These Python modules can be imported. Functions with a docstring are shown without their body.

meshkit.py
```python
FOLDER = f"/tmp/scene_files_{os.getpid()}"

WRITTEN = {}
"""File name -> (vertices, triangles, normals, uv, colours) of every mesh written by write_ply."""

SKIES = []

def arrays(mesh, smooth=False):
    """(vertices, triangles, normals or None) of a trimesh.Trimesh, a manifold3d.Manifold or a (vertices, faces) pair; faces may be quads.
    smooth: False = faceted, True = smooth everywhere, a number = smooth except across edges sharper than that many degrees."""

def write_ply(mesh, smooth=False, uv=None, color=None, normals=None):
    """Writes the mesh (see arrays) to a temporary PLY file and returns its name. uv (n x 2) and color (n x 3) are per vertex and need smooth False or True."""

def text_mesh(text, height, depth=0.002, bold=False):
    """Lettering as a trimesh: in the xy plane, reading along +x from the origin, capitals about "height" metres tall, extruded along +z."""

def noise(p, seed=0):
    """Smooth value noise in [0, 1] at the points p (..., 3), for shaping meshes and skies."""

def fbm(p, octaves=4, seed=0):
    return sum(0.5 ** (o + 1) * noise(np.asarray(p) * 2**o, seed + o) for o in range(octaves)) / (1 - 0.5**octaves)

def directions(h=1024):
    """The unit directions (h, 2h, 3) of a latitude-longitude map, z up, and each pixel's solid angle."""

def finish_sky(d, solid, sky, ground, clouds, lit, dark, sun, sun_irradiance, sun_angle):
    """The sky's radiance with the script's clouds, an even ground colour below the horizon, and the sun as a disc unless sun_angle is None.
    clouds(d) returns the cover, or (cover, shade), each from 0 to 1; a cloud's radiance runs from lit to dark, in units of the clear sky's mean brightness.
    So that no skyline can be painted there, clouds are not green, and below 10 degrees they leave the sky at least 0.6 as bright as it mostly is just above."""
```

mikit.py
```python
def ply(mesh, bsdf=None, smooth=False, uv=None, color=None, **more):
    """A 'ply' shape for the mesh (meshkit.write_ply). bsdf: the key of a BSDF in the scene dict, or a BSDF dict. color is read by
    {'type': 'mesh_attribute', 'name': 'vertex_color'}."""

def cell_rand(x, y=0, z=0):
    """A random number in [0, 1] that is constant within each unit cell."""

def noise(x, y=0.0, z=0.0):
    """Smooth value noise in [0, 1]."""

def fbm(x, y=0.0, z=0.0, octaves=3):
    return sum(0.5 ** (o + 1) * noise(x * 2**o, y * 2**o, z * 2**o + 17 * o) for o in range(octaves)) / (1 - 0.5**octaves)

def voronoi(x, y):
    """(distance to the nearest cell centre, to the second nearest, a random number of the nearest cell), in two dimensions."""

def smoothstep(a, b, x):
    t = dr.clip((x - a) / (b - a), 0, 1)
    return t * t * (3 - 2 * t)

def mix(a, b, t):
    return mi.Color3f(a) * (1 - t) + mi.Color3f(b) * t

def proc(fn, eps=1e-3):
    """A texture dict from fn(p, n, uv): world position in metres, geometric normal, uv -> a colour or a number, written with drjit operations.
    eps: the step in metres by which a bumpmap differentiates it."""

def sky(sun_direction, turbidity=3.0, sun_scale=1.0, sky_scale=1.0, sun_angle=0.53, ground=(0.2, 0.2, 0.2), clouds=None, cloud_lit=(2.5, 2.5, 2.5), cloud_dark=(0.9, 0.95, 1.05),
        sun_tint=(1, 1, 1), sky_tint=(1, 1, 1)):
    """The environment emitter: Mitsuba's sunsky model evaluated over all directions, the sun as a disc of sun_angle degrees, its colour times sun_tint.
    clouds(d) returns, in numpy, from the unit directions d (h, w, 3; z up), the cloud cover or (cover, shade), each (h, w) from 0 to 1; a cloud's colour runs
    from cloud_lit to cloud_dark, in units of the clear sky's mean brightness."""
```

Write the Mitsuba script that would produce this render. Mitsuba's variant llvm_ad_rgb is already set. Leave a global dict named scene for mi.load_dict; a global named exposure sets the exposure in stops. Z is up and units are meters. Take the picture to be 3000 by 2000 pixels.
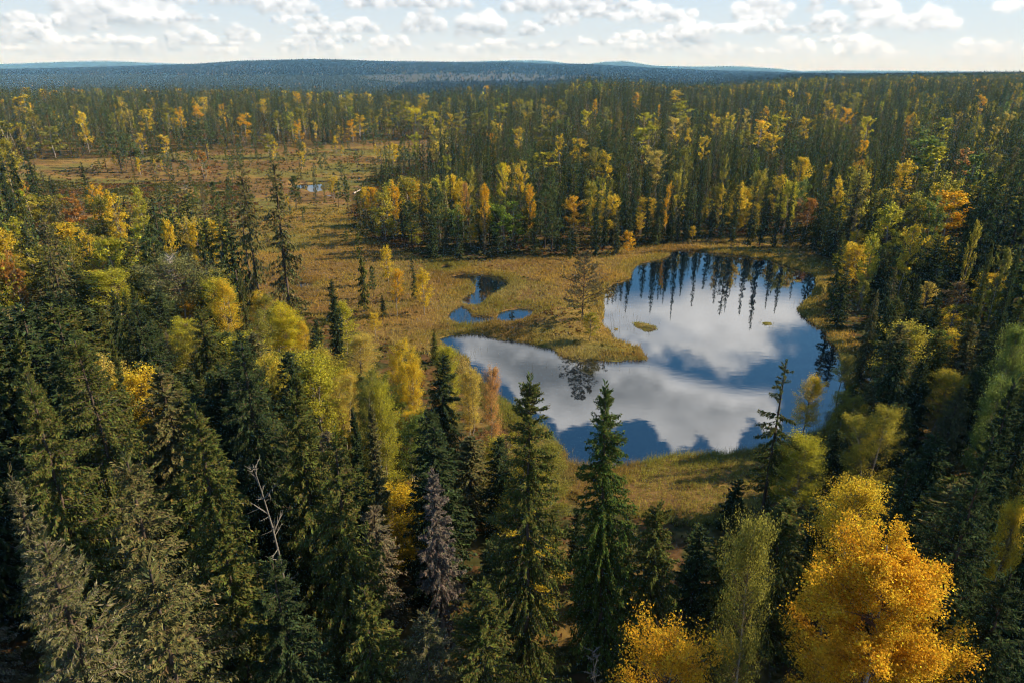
import math, sys, time; _t0 = time.time()
import numpy as np, drjit as dr, mitsuba as mi
import mikit, meshkit
from mikit import proc, smoothstep, mix
T = mi.ScalarTransform4f

# ---------------------------------------------------------------- camera, sky, air, exposure
PITCH, EYE = math.radians(21.45), 28.0
scene, labels = {}, {}
scene['camera'] = {'type': 'perspective', 'fov': 73.74, 'fov_axis': 'x', 'near_clip': 0.5, 'far_clip': 60000.0,
                   'to_world': T().look_at(origin=[0, 0, EYE], target=[0, math.cos(PITCH), EYE - math.sin(PITCH)], up=[0, 0, 1]),
                   'medium': {'type': 'ref', 'id': 'air'}}
exposure = 2.4
SUN_AZ, SUN_EL = math.radians(80), math.radians(31)
SUN = [math.sin(SUN_AZ) * math.cos(SUN_EL), math.cos(SUN_AZ) * math.cos(SUN_EL), math.sin(SUN_EL)]

# clouds: outlines as (azimuth, elevation) in degrees, azimuth from straight ahead to the right
CLOUD_HIGH=[(7.1,16.6),(10.1,17.7),(12.5,17.4),(14.2,17.0),(15.8,15.9),(17.6,15.9),(19.3,15.6),(21.1,16.3),(22.7,16.2),(24.0,16.8),(24.6,18.0),(23.7,19.1),(22.3,20.1),(22.3,21.2),(21.3,21.7),(20.2,22.1),(18.8,22.5),(17.1,22.2),(15.1,22.4),(14.0,22.1),(12.1,21.8),(9.3,21.4),(6.3,20.6),(4.3,18.7)]
CLOUD_TALL=[(-5.8,20.6),(-4.2,20.7),(-1.0,20.6),(4.3,22.1),(9.5,23.0),(12.1,22.7),(14.0,23.5),(16.6,23.8),(19.7,24.1),(22.6,23.8),(23.4,24.9),(23.1,26.7),(21.9,26.8),(20.2,28.0),(19.7,28.6),(18.9,29.0),(17.8,28.8),(16.6,29.3),(15.3,29.8),(14.3,29.0),(13.4,27.8),(10.9,28.0),(8.2,27.9),(6.5,28.5),(5.3,28.5),(4.2,28.9),(2.8,27.8),(1.0,27.2),(-0.8,25.0),(-2.6,23.8),(-4.1,23.3),(-4.9,22.0)]
CUMULI=[(-27.48,2.82,6.94,2.92),(-33.12,1.85,2.38,1.64),(-23.32,1.78,2.92,1.32),(-19.89,2.11,1.64,1.17),(-14.85,2.28,2.19,1.10),(-11.32,2.80,1.83,1.17),(-6.67,2.83,2.19,1.97),(-2.37,2.61,3.11,1.75),(1.54,2.55,1.24,1.17),(5.15,1.99,2.19,0.58),(13.00,1.85,3.47,1.75),(18.21,3.57,3.11,1.53),(25.84,2.84,2.27,1.90),(29.15,2.60,2.38,1.53),(22.79,3.02,1.90,1.02),(20.92,1.05,1.68,1.53),(25.36,0.88,2.92,1.75),(31.89,0.69,2.56,1.39),(-10.62,4.45,2.19,1.10),(5.55,4.51,1.46,1.02),(8.64,4.42,1.46,0.80),(-17.74,4.26,2.19,0.73),(-26.48,1.07,2.56,1.46),(-9.19,1.73,2.92,0.95),(-1.21,1.62,2.92,0.73),(-15.00,1.39,4.39,1.02),(9.14,1.54,2.92,0.51),(14.01,1.22,2.56,0.80),(-30.88,1.08,3.29,0.80),(-21.69,1.16,2.19,0.95),(34.25,0.73,1.46,0.95)]


def cloud_cover(d):
    az = np.degrees(np.arctan2(d[..., 0], d[..., 1])); el = np.degrees(np.arcsin(np.clip(d[..., 2], -1, 1)))
    cover = np.zeros(az.shape); shade = np.full(az.shape, .85)
    def put(m, c, s):
        old, cov = shade[m], cover[m]; new = 1 - (1 - cov) * (1 - c)
        shade[m] = np.where(new > 1e-4, (old * cov * (1 - c) + s * c) / np.maximum(new, 1e-4), old); cover[m] = new
    # fair weather cumulus in rows to the horizon: each a heap of puffs on a flat base, lit from the right
    rs = np.random.default_rng(77)
    heaps = [(a, e, w * 1.15, h) for a, e, w, h in CUMULI]
    for k in range(1150):
        a = rs.uniform(-180, 180); e = .12 + 11 * rs.random() ** 2.6
        if abs(a) < 40 and e > 2.0 and rs.random() < .5: continue
        if abs(a - 8) < 24 and e > 6.5: continue
        sc = .42 + .30 * e
        heaps.append((a, e, rs.uniform(2.0, 7.0) * sc, rs.uniform(.40, .85) * sc))
    heaps.sort(key=lambda r: r[1] + .0 * r[0])
    rough = meshkit.fbm(d[el > 0].reshape(-1, 3) * 75, 4, 2); R2 = np.zeros(az.shape); R2[el > 0] = rough - .5
    for a, e, w, h in heaps:
        da = (az - a + 180) % 360 - 180
        m = (np.abs(da) < w * .72) & (el > e - .5 * h) & (el < e + 1.9 * h) & (el > .05)
        if not m.any(): continue
        U, V, B = da[m], el[m] - e, R2[m]
        n = int(np.clip(7 + w * 5, 8, 26)); field = np.full(U.shape, -9.); light = np.zeros(U.shape)
        px = rs.uniform(-.46, .46, n) * w; env = np.sqrt(np.clip(1 - (2 * px / w) ** 2, .06, 1)); pr = h * rs.uniform(.22, .48, n) * (.5 + .5 * env)
        py = rs.uniform(.05, .75, n) * h * env
        for x_, y_, r_ in zip(px, py, pr):
            q = np.sqrt(((U - x_) / 1.25) ** 2 + (V - y_) ** 2) / r_
            f = 1 - q + 1.1 * B
            t = f > field
            field = np.where(t, f, field); light = np.where(t, np.clip(.55 + .45 * ((V - y_) / r_ * .8 + (U - x_) / r_ * .45) + 1.2 * B, 0, 1), light)
        c = sstep(-.08, .26, field) * sstep(-.10 * h, .10 * h, V + .5 * h * B)
        base = sstep(.75, .0, V / h + .6 * B)
        fade = sstep(-.5, 2.4, el[m])
        put(m, c * (.55 + .42 * fade), np.clip(.97 - .40 * light + .08 * base - .05 * sstep(0, 30, a), .5, .98) * fade + .80 * (1 - fade))
    up = el > 28
    f = d[up]; q = f / f[:, 2:3]
    g = meshkit.fbm(np.stack([q[:, 0] * 1.1 + 3.1, q[:, 1] * 1.1, 0 * q[:, 0]], -1), 5, 11)
    put(up, sstep(.52, .64, g) * sstep(36, 42, el[up]), .45 + .4 * sstep(.55, .75, g))
    # the tall cloud and the bright one above it that the lake mirrors
    box = (az > -18) & (az < 42) & (el > 8) & (el < 40)
    A, E, D = az[box], el[box], d[box]
    f1, f2, f3 = meshkit.fbm(D * 9, 5, 1), meshkit.fbm(D * 34, 5, 2), meshkit.fbm(D * [6, 6, 13], 4, 3)
    for P, soft, tall in ((CLOUD_HIGH, .9, 0), (CLOUD_TALL, .6, 1)):
        s = seg_dist(A + 3.0 * (f1 - .5), E + 2.2 * (f2 - .5), P)
        w = np.where(E > 25, .22, soft) if tall else soft
        c = sstep(w, -w * 1.4, s + 1.6 * (f2 - .5))
        c = c * (1 - (.15 if tall else .55) * sstep(.50, .68, f3))
        depth = np.clip(-s / 3.2, 0, 1)
        if tall: sd = .36 + .42 * sstep(0, .8, depth) * (1 - .8 * sstep(24.5, 29, E)) + .22 * sstep(13, -3, A) * (1 - sstep(24, 28, E)) + .9 * (f1 - .5) + .5 * (f2 - .5)
        else: sd = .42 + .8 * (f1 - .5) + .35 * (f2 - .5) - .18 * depth
        put(box, c, np.clip(sd, .05, .97))
    # a milky veil low in the sky
    veil = .93 * sstep(16, 0, el)
    every = np.ones(az.shape, bool)
    lowest = cover < 1
    v = veil * (1 - cover)
    shade = (shade * cover + (.80 - .07 * sstep(3, 0, el)) * v) / np.maximum(cover + v, 1e-6)
    return cover + v, shade

# the water bodies, islets and mires as outlines on the ground (metres, x right, y ahead of the camera)
WATER=[[(14.6,93.9),(13.6,92.1),(12.7,90.0),(12.3,87.4),(11.7,83.1),(10.9,77.7),(11.4,74.2),(11.7,71.9),(12.8,70.5),(13.9,69.2),(14.1,67.6),(14.3,66.6),(14.1,66.0),(12.7,65.8),(10.8,65.6),(9.3,65.8),(8.2,66.0),(7.2,65.8),(5.9,66.4),(5.0,67.0),(4.7,68.8),(3.8,69.7),(4.2,69.1),(2.0,70.5),(0.1,71.4),(-1.6,71.9),(-2.9,72.8),(-3.9,73.4),(-5.1,73.6),(-6.9,73.0),(-8.5,72.2),(-7.7,70.5),(-6.9,68.7),(-6.2,67.5),(-5.0,66.8),(-4.5,65.6),(-4.5,64.0),(-3.9,63.1),(-3.1,61.5),(-2.5,59.6),(-1.3,57.4),(-0.6,56.5),(0.2,54.9),(0.8,53.8),(1.6,52.3),(2.8,51.2),(3.2,50.0),(3.6,48.8),(4.1,47.4),(4.3,46.1),(5.0,45.5),(6.8,45.1),(9.8,45.5),(10.7,45.9),(12.3,46.5),(14.6,46.9),(17.3,47.1),(18.5,47.4),(20.6,48.0),(23.2,49.1),(25.8,50.7),(28.3,53.3),(30.7,56.6),(32.5,60.4),(33.7,63.7),(34.9,66.8),(35.7,70.1),(36.4,75.1),(35.9,78.2),(36.0,80.3),(36.5,82.6),(38.2,84.9),(40.9,88.7),(43.1,92.8),(44.6,96.5),(44.9,98.8),(43.9,101.2),(42.6,103.8),(41.4,106.9),(38.9,109.2),(36.5,110.6),(32.5,112.1),(30.8,113.1),(28.0,113.8),(27.0,113.4),(25.9,109.7),(23.8,107.3),(21.6,106.0),(20.0,104.6),(18.7,102.0),(17.9,99.6),(17.2,96.5),(15.8,94.6)],
[(-9.5,96.8),(-9.5,97.2),(-7.0,98.8),(-4.6,98.5),(-2.3,97.4),(-0.5,94.9),(-0.3,92.5),(-4.3,83.9),(-6.0,84.2),(-7.1,85.9),(-5.2,89.6),(-5.2,92.2),(-6.2,94.9),(-8.1,95.3)],
[(-2.3,78.9),(-1.5,81.4),(-0.1,82.4),(1.7,82.5),(3.0,81.7),(2.4,79.7),(1.0,78.0),(-0.6,77.6),(-1.6,78.0)],
[(-8.1,79.8),(-7.4,82.3),(-6.7,83.4),(-6.4,83.5),(-5.6,82.2),(-4.7,79.6),(-2.2,79.4),(-2.0,79.0),(-2.1,78.2),(-4.6,76.5),(-6.1,76.7),(-7.4,77.7)],
[(-11.2,102.2),(-10.6,103.6),(-10.1,103.6),(-8.8,102.2),(-9.4,100.6),(-10.6,100.8)],
[(-59.9,181.4),(-59.8,184.8),(-57.9,188.9),(-55.3,188.3),(-53.3,189.9),(-50.3,189.8),(-49.3,185.0),(-49.2,181.6),(-47.2,176.8),(-47.9,173.9),(-49.3,172.5),(-51.6,173.3),(-53.5,176.8),(-55.6,178.5),(-58.1,179.2)],
[(-48.6,246.1),(-47.8,251.2),(-47.6,251.5),(-44.5,251.8),(-40.4,249.1),(-32.7,248.4),(-26.9,242.4),(-27.3,236.6),(-27.7,236.4),(-33.2,237.0),(-38.4,235.1),(-43.0,235.2),(-46.2,238.4)],
[(-43.0,168.7),(-43.1,167.3),(-44.5,166.5),(-45.9,167.1),(-46.6,168.4),(-46.5,169.8),(-45.1,170.5),(-43.7,169.9)],
[(-46.3,197.6),(-46.2,195.1),(-47.2,193.9),(-48.8,195.0),(-49.8,197.4),(-49.9,199.9),(-49.0,201.2),(-48.6,201.2),(-47.3,200.2)],
[(-28.0,93.0),(-28.3,92.1),(-29.5,91.7),(-30.7,91.9),(-31.6,92.8),(-31.1,93.8),(-30.1,94.0),(-28.8,93.8)]]
ISLETS=[[(14.3,77.3),(15.3,77.5),(16.6,76.9),(17.3,75.9),(17.2,74.9),(16.1,74.2),(15.3,74.6),(14.7,75.9)],
[(31.2,77.0),(31.0,76.7),(30.6,76.6),(30.2,76.6),(30.0,76.7),(29.9,77.0),(30.2,77.3),(30.6,77.5),(30.9,77.5),(31.2,77.3)],
[(41.8,95.1),(41.6,94.8),(41.2,94.7),(40.9,94.8),(40.9,95.1),(41.2,95.4),(41.5,95.5),(41.8,95.4)],
[(12.4,75.0),(12.3,74.8),(12.1,74.7),(12.0,74.8),(11.9,75.0),(12.0,75.3),(12.2,75.4),(12.4,75.3)]]
BOG=[(-150.2,207.0),(-152.3,219.0),(-138.5,223.3),(-121.6,231.2),(-115.9,247.5),(-104.8,250.2),(-85.3,257.1),(-66.6,272.3),(-55.3,283.9),(-34.9,289.2),(-15.2,287.4),(-26.8,261.5),(-29.6,220.1),(-38.8,209.9),(-40.1,184.2),(-35.9,149.8),(-31.7,127.6),(-24.0,117.0),(-15.6,105.2),(-10.6,103.0),(0.3,105.7),(8.0,106.8),(15.7,107.3),(19.4,113.2),(26.9,113.8),(29.1,117.0),(41.2,121.7),(48.1,121.0),(48.3,104.6),(46.0,95.3),(41.5,87.0),(37.1,82.5),(36.1,76.8),(29.4,68.4),(13.2,57.6),(1.1,62.6),(-7.3,68.4),(-10.2,68.4),(-14.6,72.4),(-22.0,78.3),(-30.0,83.3),(-40.1,98.8),(-44.7,98.8),(-47.9,105.2),(-48.3,117.0),(-54.9,149.8),(-70.2,184.2),(-87.5,184.2),(-105.2,180.4),(-126.9,184.2),(-139.8,192.1)]
FRONT_BOG=[(3.8,45.3),(5.7,44.4),(8.3,44.4),(10.1,44.8),(13.1,46.6),(15.8,46.6),(18.8,46.3),(18.9,43.5),(15.9,40.2),(12.5,38.7),(9.6,39.1),(7.4,40.2),(3.9,41.8),(3.1,44.1)]
HALF_BOG=[(-144.7,199.2),(-100.7,182.8),(-69.1,182.8),(-54.1,148.7),(-47.5,116.2),(-45.9,101.8),(-54.4,104.4),(-69.0,116.2),(-92.2,139.1),(-113.6,154.0)]
HUMPS=[(7.0, 77.0, 5.5, 0.9)]

# ---------------------------------------------------------------- terrain: lake level is z = 0, the camera hovers 28 m above it
def seg_dist(px, py, poly):
    """Signed distance (negative inside) from the points to a closed polygon."""
    poly = np.asarray(poly, float); px, py = np.asarray(px, float), np.asarray(py, float)
    (x0, y0), (x1, y1) = poly.min(0), poly.max(0)
    far = np.hypot(np.maximum(np.maximum(x0 - px, px - x1), 0), np.maximum(np.maximum(y0 - py, py - y1), 0))
    m = far < 14
    if not m.all():
        far = far + 0.0
        if m.any(): far[m] = seg_dist(px[m], py[m], poly)
        return far
    a, b = poly, np.roll(poly, -1, 0)
    d2 = np.full(px.shape, 1e18)
    inside = np.zeros(px.shape, bool)
    for (ax, ay), (bx, by) in zip(a, b):
        ex, ey = bx - ax, by - ay
        t = np.clip(((px - ax) * ex + (py - ay) * ey) / (ex * ex + ey * ey + 1e-12), 0, 1)
        d2 = np.minimum(d2, (px - ax - t * ex) ** 2 + (py - ay - t * ey) ** 2)
        if by != ay:
            inside ^= ((ay > py) != (by > py)) & (px < (bx - ax) * (py - ay) / (by - ay) + ax)
    d = np.sqrt(d2)
    return np.where(inside, -d, d)

def sstep(a, b, x):
    t = np.clip((x - a) / (b - a), 0, 1)
    return t * t * (3 - 2 * t)

def fb(x, y, scale, octaves=3, seed=0):
    return meshkit.fbm(np.stack([np.asarray(x) / scale, np.asarray(y) / scale, np.zeros_like(np.asarray(x, float))], -1), octaves, seed)

RIDGE_A = np.array([-1.5, -.70, -.35, -.28, -.15, -.05, .05, .10, .14, .19, .25, .31, .38, .5, .7, 1.5])
RIDGE_Z = np.array([6.5, 6.5, 6.5, 5.5, 5.0, 6.5, 8.5, 13.8, 12.0, 10., 8.5, 9.0, 10.0, 12.0, 13.0, 13.0])
HILL_X = np.array([-9000, -2668, -2120, -1672, -1430, -1020, -820, -600, 0, 226, 560, 1015, 1350, 1750, 2500, 3600, 9000.])
HILL_T = np.array([25., 44, 54, 70, 82, 90, 89, 84, 80, 66, 56, 36, 26, 14, 4, 2, 0.])
FAR_X = np.array([-40000, -8360, -6300, -5340, -4820, -4310, -2570, 0, 257, 450, 707, 900, 1125, 1382, 1736, 2314, 2700, 3279, 3471, 3986, 6300, 40000.])
FAR_T = np.array([45., 95, 125, 158, 161, 132, 108, 158, 162, 156, 122, 117, 142, 153, 104, 97, 104, 72, 42, 56, 36, 20.])

def water_sd(x, y):
    s = np.full(np.shape(x), 1e9)
    for P in WATER:
        s = np.minimum(s, seg_dist(x, y, P))
    for P in ISLETS:
        s = np.maximum(s, -seg_dist(x, y, P))
    return s

def bog_sd(x, y):
    return np.minimum(seg_dist(x, y, BOG), seg_dist(x, y, FRONT_BOG))

def land(x, y):
    """(height of the ground, bog mask, clearing mask) at the points."""
    x, y = np.asarray(x, float), np.asarray(y, float)
    z = np.zeros(x.shape); bog = np.zeros(x.shape)
    near = (y > 15) & (y < 420) & (np.abs(x) < 330)
    if near.any():
        xn, yn = x[near], y[near]
        wob = 2.2 * (fb(xn, yn, 9, 3, 5) - .5) * sstep(0, 12, np.abs(xn) * 0 + yn - 20)
        sw = np.full(xn.shape, 1e9)
        close = (yn > 20) & (yn < 300)
        sw[close] = water_sd(xn[close], yn[close])
        sw = sw + np.clip(.5 * (fb(xn, yn, 2.2, 2, 9) - .5), -.5, .5)
        sb = bog_sd(xn, yn) + wob
        b = 1 - sstep(-1.5, 2.5, sb)
        out = .10 + .22 * (1 - np.exp(-np.clip(sw, 0, 50) / 2.5)) + .10 * (fb(xn, yn, 1.6, 3, 1) - .5) * sstep(.3, 2, sw) + .25 * (fb(xn, yn, 7, 2, 2) - .5) * sstep(1, 6, sw)
        out = out + np.clip(sb / 30, 0, 1) * (.8 + 1.6 * fb(xn, yn, 22, 3, 3)) * sstep(0, 8, sw)
        for hx, hy, hr, hz in HUMPS:
            out = out + hz * np.exp(-((xn - hx) ** 2 + (yn - hy) ** 2) / hr ** 2) * sstep(0, 2.5, sw)
        zz = np.where(sw > 0, out, np.maximum(-1.6, -.04 + .25 * sw))
        e = sstep(420, 330, yn) * sstep(330, 260, np.abs(xn))
        z[near] = zz * e + (1 - e) * 1.6
        half = (1 - sstep(-4, 10, seg_dist(xn, yn, HALF_BOG) + 8 * (fb(xn, yn, 14, 2, 19) - .5))) * (.45 + .5 * sstep(.35, .6, fb(xn, yn, 11, 2, 20)))
        b = np.maximum(b, half)
        bog[near] = np.maximum(b, (1 - sstep(.5, 2.5, sw)) * .9) * e
    z = np.where(near, z, 1.6)
    a = x / np.maximum(y, 60)
    rise = sstep(120, 470, y)
    z = z + rise * (np.interp(a, RIDGE_A, RIDGE_Z) - 1.2)
    side = 4 * sstep(60, 300, np.abs(x)) * (1 - rise)
    z = z + side
    plateau = sstep(.20, .42, a)
    drop = sstep(490, 950, y)
    z = z + drop * ((1 - plateau) * (-17) + plateau * (3.0 + 6 * (fb(x, y, 420, 2, 8) - .5)))
    z = z + sstep(450, 900, y) * 7 * (fb(x, y, 300, 3, 4) - .5)
    hill = np.interp(x * 3800 / np.maximum(y, 1500), HILL_X, HILL_T)
    hill = hill * sstep(1350, 3900, y) * (1 - .8 * sstep(4100, 7500, y))
    z = z + hill * (1 + .10 * (fb(x, y, 600, 3, 6) - .5) * 2)
    z = z + sstep(1700, 3200, y) * plateau * (-16)
    far = np.interp(x * 9000 / np.maximum(y, 4000), FAR_X, FAR_T)
    z = z + far * sstep(5800, 9000, y) * (1 - .5 * sstep(9300, 15000, y)) * (1 + .06 * (fb(x, y, 2500, 3, 7) - .5))
    clear = np.maximum(sstep(0, 60, 1e9 + 0 * x) * 0, 0)
    return z, bog, clear


scene['sky'] = mikit.sky(SUN, turbidity=2.3, sun_scale=1.2, sky_scale=1.0, clouds=cloud_cover, cloud_lit=(7.2, 7.2, 7.2), cloud_dark=(1.35, 1.5, 1.65), sky_tint=(.50, .84, 1.05), ground=(.10, .10, .07), sun_tint=(1.10, 1.08, 1.08))

# ---------------------------------------------------------------- materials
def vc(): return {'type': 'mesh_attribute', 'name': 'vertex_color'}
scene['needle_material'] = {'type': 'principledthin', 'base_color': vc(), 'roughness': .55, 'diff_trans': .65, 'eta': 1.4}
scene['leaf_material'] = {'type': 'principledthin', 'base_color': vc(), 'roughness': .5, 'diff_trans': 1.05, 'eta': 1.4}
scene['pine_needle_material'] = dict(scene['needle_material'], roughness=.57)
scene['distant_needle_material'] = dict(scene['needle_material'], roughness=.58)
scene['hill_material'] = dict(scene['needle_material'], roughness=.59)
scene['forest_material'] = dict(scene['needle_material'], roughness=.56)
scene['bark_material'] = {'type': 'twosided', 'bsdf': {'type': 'diffuse', 'reflectance': vc()}}

def ground_colour(p, n, uv):
    bog, x, y = uv.x, p.x, p.y
    a = mikit.fbm(x * .11, y * .16, 0, 3); b = mikit.fbm(x * .9, y * 1.5, 0, 2); c = mikit.noise(x * 4.0, y * 4.0); e = mikit.fbm(x * .35 + 9, y * .55, 0, 2)
    straw = mix([.245, .170, .052], [.200, .152, .046], smoothstep(.35, .65, a))
    straw = mix(straw, [.215, .130, .052], smoothstep(.50, .72, e))            # rusty sphagnum
    straw = mix(straw, [.085, .050, .026], .8 * smoothstep(.63, .76, b * .6 + e * .4))   # peat hummocks
    straw = mix(straw, [.150, .135, .035], .7 * smoothstep(.58, .70, mikit.fbm(x * .25, y * .3 + 40, 0, 2)))
    big = mikit.fbm(x * .045 + 3, y * .06, 0, 3)
    straw = mix(straw, [.120, .130, .040], .75 * smoothstep(.50, .62, big))              # greener moss
    straw = mix(straw, [.130, .082, .038], .70 * smoothstep(.50, .38, big))              # brown heath on peat
    straw = mix(straw, [.050, .036, .022], .85 * smoothstep(.64, .72, mikit.fbm(x * .5 + 31, y * 1.1, 0, 3)))   # wet hollows
    straw = straw * (.72 + .5 * c)
    floor = mix([.045, .048, .018], [.090, .055, .025], smoothstep(.40, .62, b))
    floor = mix(floor, [.135, .095, .032], smoothstep(.52, .70, e))
    floor = floor * (.6 + .8 * c)
    near = mix(floor, straw, smoothstep(.25, .75, bog + .3 * (b - .5)))
    far = mix([.020, .030, .016], [.030, .040, .016], smoothstep(.4, .6, mikit.fbm(x * .004, y * .004, 0, 2)))
    far = mix(far, [.082, .082, .062], uv.y)                                    # a felled hillside
    return mix(near, far, smoothstep(420, 800, dr.maximum(y, dr.abs(x) + 150)))
scene['ground_material'] = {'type': 'twosided', 'bsdf': {'type': 'diffuse', 'reflectance': proc(ground_colour)}}
def ripple(p, n, uv): return .0009 * mikit.fbm(p.x * .9, p.y * 1.9, 0, 2)
scene['water_material'] = {'type': 'bumpmap', 'arbitrary': proc(ripple, .02), 'scale': 1.0, 'bsdf': {'type': 'plastic', 'int_ior': 2.5, 'nonlinear': False,
                           'diffuse_reflectance': {'type': 'rgb', 'value': [.001, .005, .010]}}}

def structure(name, mesh, mat, label=None, kind='structure', **kw):
    scene[name] = mikit.ply(mesh, mat, **kw); labels[name] = {'kind': kind, **({'label': label} if label else {})}

# ---------------------------------------------------------------- ground, lake, pools
def axis(lo, hi, step, reach_lo, reach_hi, grow):
    a = list(np.arange(lo, hi + step / 2, step)); s, v = step, a[-1]
    while v < reach_hi: s *= grow; v += s; a.append(v)
    s, v, b = step, a[0], []
    while v > reach_lo: s *= grow; v -= s; b.append(v)
    return np.array(b[::-1] + a)
gx = axis(-95, 75, .55, -15000, 15000, 1.06); gy = axis(24, 150, .55, -400, 16000, 1.048)
GX, GY = np.meshgrid(gx, gy)
GZ, GB, _ = land(GX, GY)
GC = sstep(1.15, .8, np.hypot((GX + 60) / 420, (GY - 2250) / 330)) * sstep(1500, 1900, GY)
idx = np.arange(GX.size).reshape(GX.shape)
quads = np.stack([idx[:-1, :-1], idx[:-1, 1:], idx[1:, 1:], idx[1:, :-1]], -1).reshape(-1, 4)
structure('ground', (np.stack([GX, GY, GZ], -1).reshape(-1, 3), quads), 'ground_material', 'boggy forest floor, mire and far wooded hills', smooth=True, uv=np.stack([GB, GC], -1).reshape(-1, 2))

import shapely
from shapely.geometry import Polygon
import trimesh
def flat(poly, z):
    v, f = trimesh.creation.triangulate_polygon(poly, engine='earcut')
    return np.column_stack([v, np.full(len(v), z)]), f
LEVEL = [0.0] * 5 + [.0] * 5
names = ['lake'] + ['pool'] + [f'pool_{i:03d}' for i in range(1, 9)]
pool_label = ['lake mirroring white clouds and blue sky', 'bog pool mirroring dark spruces left of the lone pine', 'oval blue bog pool on the near side of the mire', 'shallow reedy pool beside the oval one', 'tiny pool under the spruces at the mire edge',
              'small blue pool on the far mire', 'long dark pool at the far end of the mire', 'narrow puddle below the small blue pool', 'small puddle right of the blue pool', 'sliver of water on the mire behind the tall open spruce']
for nm, P, lb in zip(names, WATER, pool_label):
    structure(nm, flat(Polygon(P).buffer(.8), 0.0), 'water_material', lb)

# ---------------------------------------------------------------- tree building
def tube(P, r, k=5, cap=True):
    P = np.asarray(P, float); n = len(P); r = np.broadcast_to(r, (n,))
    t = np.gradient(P, axis=0); t /= np.linalg.norm(t, axis=1, keepdims=True) + 1e-12
    a = np.cross(t, np.where(np.abs(t[:, 2:]) < .9, [0, 0, 1.], [1., 0, 0])); a /= np.linalg.norm(a, axis=1, keepdims=True) + 1e-12
    b = np.cross(t, a); ang = np.arange(k) * 2 * np.pi / k
    v = P[:, None] + r[:, None, None] * (np.cos(ang)[None, :, None] * a[:, None] + np.sin(ang)[None, :, None] * b[:, None])
    i, j = np.meshgrid(np.arange(n - 1), np.arange(k), indexing='ij')
    f = np.stack([i * k + j, i * k + (j + 1) % k, (i + 1) * k + (j + 1) % k, (i + 1) * k + j], -1).reshape(-1, 4)
    return v.reshape(-1, 3), np.vstack([f[:, [0, 1, 2]], f[:, [0, 2, 3]]])

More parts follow.
